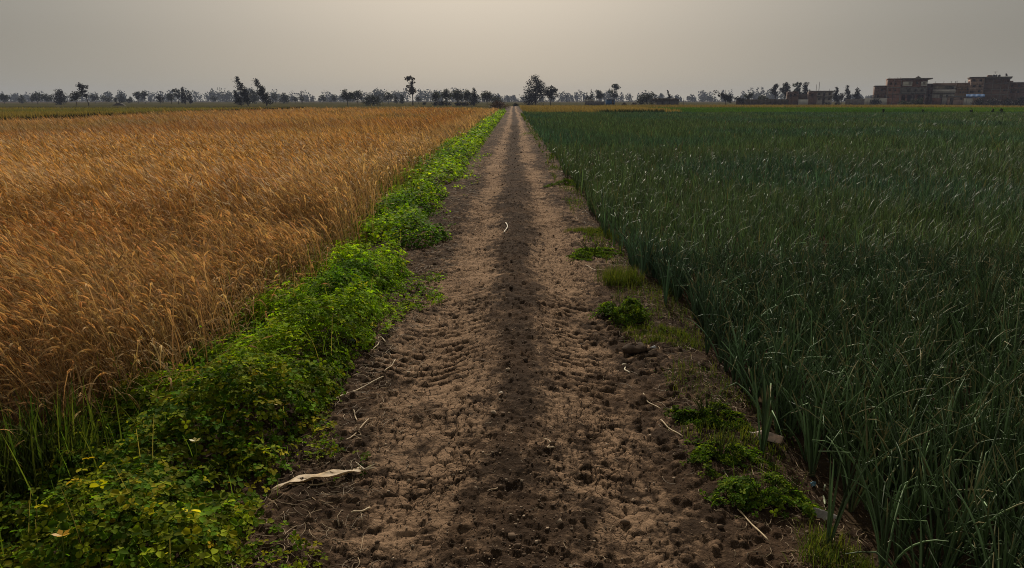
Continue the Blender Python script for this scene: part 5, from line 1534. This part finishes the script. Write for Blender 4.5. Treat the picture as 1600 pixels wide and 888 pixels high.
mast(1273.3, 132, YB + 25, "shorter thin antenna mast behind the white house", arms=False, r=0.14)
mast(1277.5, 128, YB + 25, "taller thin antenna mast behind the white house", arms=False, r=0.16)
mast(1393, 124, YB - 6, "pale utility pole in front of the brick apartment house", name="utility_pole", cat="utility pole", r=0.16)
mast(471.5, 141.5, 520, "hazy thin mast above the trees beyond the wheat", r=0.28, arms=False)
mast(665.5, 143.5, 430, "thin lone mast between the thin tree and the grove", r=0.2, arms=False)
mast(1068, 153, 330, "short thin pole right of the thatched hut", r=0.1, name="utility_pole", cat="utility pole", arms=False)


# yard walls
def wall(name, label, u0, u1, v0, Y, mat, th=0.35, cap=None):
    b_ = Bld(name, label, u0, u1, Y, "wall")
    mb = MB(); n_ = 7
    for i in range(n_):
        a_, c_ = u0 + (u1 - u0) * i / n_, u0 + (u1 - u0) * (i + 1) / n_
        dz = random.uniform(-0.10, 0.10)
        mb.box(b_.X(a_), b_.X(c_), Y, Y + th, FIELD_Z, b_.Z(v0) + dz)
    b_.part("wall_body", mb, mat)
    if cap:
        mb = MB(); mb.box(b_.X(u0) - 0.05, b_.X(u1) + 0.05, Y - 0.06, Y + th + 0.06, b_.Z(v0) + 0.105, b_.Z(v0) + 0.2); b_.part("coping", mb, cap)
    for i in range(4):
        u = u0 + (u1 - u0) * i / 3
        mb = MB(); mb.box(b_.X(u) - 0.2, b_.X(u) + 0.2, Y - 0.05, Y - 0.003, FIELD_Z, b_.Z(v0) - 0.11); b_.part("pier", mb, mat)


wall("yard_wall", "white yard wall left of the brick apartment house", 1352, 1383.5, 153.5, YB - 2, "white", cap="concrete")
wall("yard_wall", "low grey yard wall between white house and white yard wall", 1322, 1352, 154.5, YB + 8, "greywall")
wall("mud_wall", "long dark mud wall left of the ruined brick house", 1152, 1229.5, 155.5, YB - 4, "mud")
wall("yard_wall", "low grey wall under a pale roof left of the blue shed", 915, 944, 158.5, YB - 20, "greywall")
# pale roof over the grey wall
b = Bld("lean_to", "pale roofed low lean-to beside the blue shed", 915, 930, YB - 17, "shed")
b.slab("roof", 914, 930, 156, 157.4, "white", 4, 0)
for u in (915.5, 929): b.slab("post", u - 0.4, u + 0.4, 157.45, BASE, "wood", 0.15, 1)
# blue shed
b = Bld("blue_shed", "small bright blue sheet-metal shed before the lollipop tree", 948, 961, YB - 26, "shed")
b.block("wall", 948, 960.5, 155.6, BASE, "blue", 3.2, 0, [(956, 959, 157.4, BASE, "door")])
b.slab("roof", 947.3, 961.2, 154.8, 155.5, "tin", 3.7, -0.25)
# thatched hut
b = Bld("thatched_hut", "low long animal hut with pale wall and dark thatched roof", 1020, 1061, YB - 22, "hut")
b.block("wall", 1028, 1060.5, 158.6, BASE, "greywall", 4.5, 0, [(1034, 1036.5, 160, BASE, "open"), (1045, 1047.5, 160, BASE, "open")])
mb = MB(); nx_ = 22
top = []
for i in range(nx_ + 1):
    u = 1020 + 41 * i / nx_
    top.append((b.X(u), 0.25 * random.random()))
for i in range(nx_):
    h = random.uniform(0.75, 1.25)
    mb.box(top[i][0], top[i + 1][0] - 0.002, b.Y - 0.5 + random.uniform(-.1, .1), b.Y + 5, b.Z(158.5), b.Z(158.5) + h)
b.part("roof", mb, "thatch")
for u in (1021, 1024.5): b.slab("post", u - 0.4, u + 0.4, 158.55, BASE, "wood", 0.18, 0.3)
# dark heap left of the hut
for (u, w_, v, label) in ((975, 12, 160.5, "dark low dung heap right of the blue shed"), (990, 14, 160.8, "dark low dung heap between shed and round tree"),
                          (184, 22, 161.2, "dark earth hummock in the left distance")):
    Y = 285; x0 = x_at(u, Y); ww = w_ / F * Y * CS / 2; h = z_at(v, Y) - FIELD_Z
    mb = MB(); A, B_ = np.meshgrid(np.linspace(0, 2 * math.pi, 18, endpoint=False), np.linspace(0, 1, 7))
    hh = h * (1 - B_ ** 2) * (0.6 + 0.8 * vnoise(A * 1.5 + u, B_ * 4, 231)); V = np.stack([x0 + np.cos(A) * B_ * ww, Y + np.sin(A) * B_ * ww * 0.6, FIELD_Z + hh], -1).reshape(-1, 3)
    Q = [(i * 18 + j, i * 18 + (j + 1) % 18, (i + 1) * 18 + (j + 1) % 18, (i + 1) * 18 + j) for i in range(6) for j in range(18)]
    mb.add(V, Q); tag(mb.build("earth_heap", M["thatch"], origin=(x0, Y, FIELD_Z)), label, "heap")

# ------------------------------------------------------------------ air
SIZE = (1520, 1640)
mb = MB(); mb.box(-1530, 1530, -60, 1640, -1.2, 28)
m, nt, out = new_mat("haze_air")
pv = nd(nt, "ShaderNodeVolumePrincipled")
pv.inputs["Color"].default_value = (0.62, 0.71, 0.98, 1)
pv.inputs["Density"].default_value = 0.00022
pv.inputs["Anisotropy"].default_value = 0.0
nt.links.new(pv.outputs[0], out.inputs["Volume"])
tag(mb.build("haze", m), "thin grey-blue haze over the whole plain", "haze", kind="stuff")

# ------------------------------------------------------------------ light and sky
SUN_EL, SUN_AZ = math.radians(32), math.radians(-3)      # azimuth from the view direction, negative = left
wd = bpy.data.worlds.new("World"); SC.world = wd; wd.use_nodes = True
nt = wd.node_tree; nt.nodes.clear()
out = nt.nodes.new("ShaderNodeOutputWorld"); bg = nt.nodes.new("ShaderNodeBackground")
sky = nt.nodes.new("ShaderNodeTexSky"); sky.sky_type = "NISHITA"; sky.sun_disc = False
sky.sun_elevation = SUN_EL; sky.sun_rotation = SUN_AZ
sky.dust_density = 4.0; sky.air_density = 1.0; sky.ozone_density = 1.0
hs = nt.nodes.new("ShaderNodeHueSaturation"); hs.inputs["Saturation"].default_value = 0.45
nt.links.new(sky.outputs[0], hs.inputs["Color"])
# dusty air: a grey veil that brightens and warms around the sun's direction
tcw = nt.nodes.new("ShaderNodeTexCoord")
dotn = nt.nodes.new("ShaderNodeVectorMath"); dotn.operation = "DOT_PRODUCT"
dotn.inputs[1].default_value = (math.sin(SUN_AZ) * math.cos(SUN_EL), math.cos(SUN_AZ) * math.cos(SUN_EL), math.sin(SUN_EL))
nrm = nt.nodes.new("ShaderNodeVectorMath"); nrm.operation = "NORMALIZE"
nt.links.new(tcw.outputs["Generated"], nrm.inputs[0]); nt.links.new(nrm.outputs[0], dotn.inputs[0])
ramp = nt.nodes.new("ShaderNodeValToRGB"); cr_ = ramp.color_ramp; cr_.interpolation = "B_SPLINE"
stops = ((0.0, (0.26, 0.26, 0.25)), (0.70, (0.27, 0.262, 0.238)), (0.80, (0.31, 0.295, 0.26)), (0.865, (0.43, 0.38, 0.31)), (0.91, (0.57, 0.475, 0.355)), (0.955, (0.80, 0.64, 0.46)), (1.0, (1.15, 0.95, 0.70)))
while len(cr_.elements) < len(stops): cr_.elements.new(0.5)
for el_, (p_, c_) in zip(cr_.elements, stops):
    el_.position = p_; el_.color = (c_[0] * 0.625, c_[1] * 0.595, c_[2] * 0.55, 1)
nt.links.new(dotn.outputs["Value"], ramp.inputs[0])
veil = nt.nodes.new("ShaderNodeVectorMath"); veil.operation = "SCALE"; veil.inputs["Scale"].default_value = 11.0
# dust lies thickest low down, so the sky pales towards the horizon
sepz = nt.nodes.new("ShaderNodeSeparateXYZ"); nt.links.new(nrm.outputs[0], sepz.inputs[0])
low = nt.nodes.new("ShaderNodeMapRange"); low.inputs["From Min"].default_value = 0.0; low.inputs["From Max"].default_value = 0.085
low.inputs["To Min"].default_value = 1.0; low.inputs["To Max"].default_value = 0.0
nt.links.new(sepz.outputs["Z"], low.inputs["Value"])
lsq = nt.nodes.new("ShaderNodeMath"); lsq.operation = "POWER"; lsq.inputs[1].default_value = 2.0; nt.links.new(low.outputs["Result"], lsq.inputs[0])
lift = nt.nodes.new("ShaderNodeVectorMath"); lift.operation = "MULTIPLY_ADD"; nt.links.new(lsq.outputs[0], lift.inputs[0])
lift.inputs[1].default_value = (0.98, 1.04, 1.06); lift.inputs[2].default_value = (0.97, 0.985, 0.97)
lmul = nt.nodes.new("ShaderNodeVectorMath"); lmul.operation = "MULTIPLY"
nt.links.new(ramp.outputs[0], lmul.inputs[0]); nt.links.new(lift.outputs[0], lmul.inputs[1])
nt.links.new(lmul.outputs[0], veil.inputs[0])
nt.links.new(mixrgb(nt, 0.85, hs.outputs[0], veil.outputs[0]), bg.inputs[0]); bg.inputs[1].default_value = 0.1
nt.links.new(bg.outputs[0], out.inputs[0])

from mathutils import Vector
sd_ = Vector((math.sin(SUN_AZ) * math.cos(SUN_EL), math.cos(SUN_AZ) * math.cos(SUN_EL), math.sin(SUN_EL)))
L = bpy.data.lights.new("sun", "SUN"); L.energy = 3.6; L.angle = math.radians(1.0); L.color = (1.0, 0.90, 0.76)
lo = bpy.data.objects.new("sun", L); COL.objects.link(lo)
lo.rotation_euler = sd_.to_track_quat("Z", "Y").to_euler(); lo.location = (0, 50, 80)

cam = bpy.data.cameras.new("camera"); co = bpy.data.objects.new("camera", cam); COL.objects.link(co)
cam.sensor_width = 36; cam.lens = 36 * F / 1600; cam.clip_start = 0.05; cam.clip_end = 5000
co.location = (0, 0, CAM_H)
co.rotation_euler = (math.pi / 2 - PITCH, 0, math.atan((VPX - 800) / F * CS))
SC.camera = co

SC.render.engine = "CYCLES"
cy = SC.cycles
cy.max_bounces = 5; cy.diffuse_bounces = 3; cy.glossy_bounces = 2; cy.transmission_bounces = 3; cy.volume_bounces = 0; cy.transparent_max_bounces = 4
cy.use_adaptive_sampling = False
cy.use_denoising = True
try:
    cy.denoiser = "OPENIMAGEDENOISE"; cy.denoising_input_passes = "RGB_ALBEDO_NORMAL"
except Exception:
    pass
cy.pixel_filter_type = "BLACKMAN_HARRIS"; cy.filter_width = 1.0
try:
    cy.denoising_prefilter = "NONE"
except Exception:
    pass
cy.caustics_reflective = False; cy.caustics_refractive = False
vs = SC.view_settings
SC.display_settings.display_device = "sRGB"
vs.view_transform = "Standard"; vs.look = "None"; vs.exposure = 0.0; vs.gamma = 1.0; vs.use_curve_mapping = False
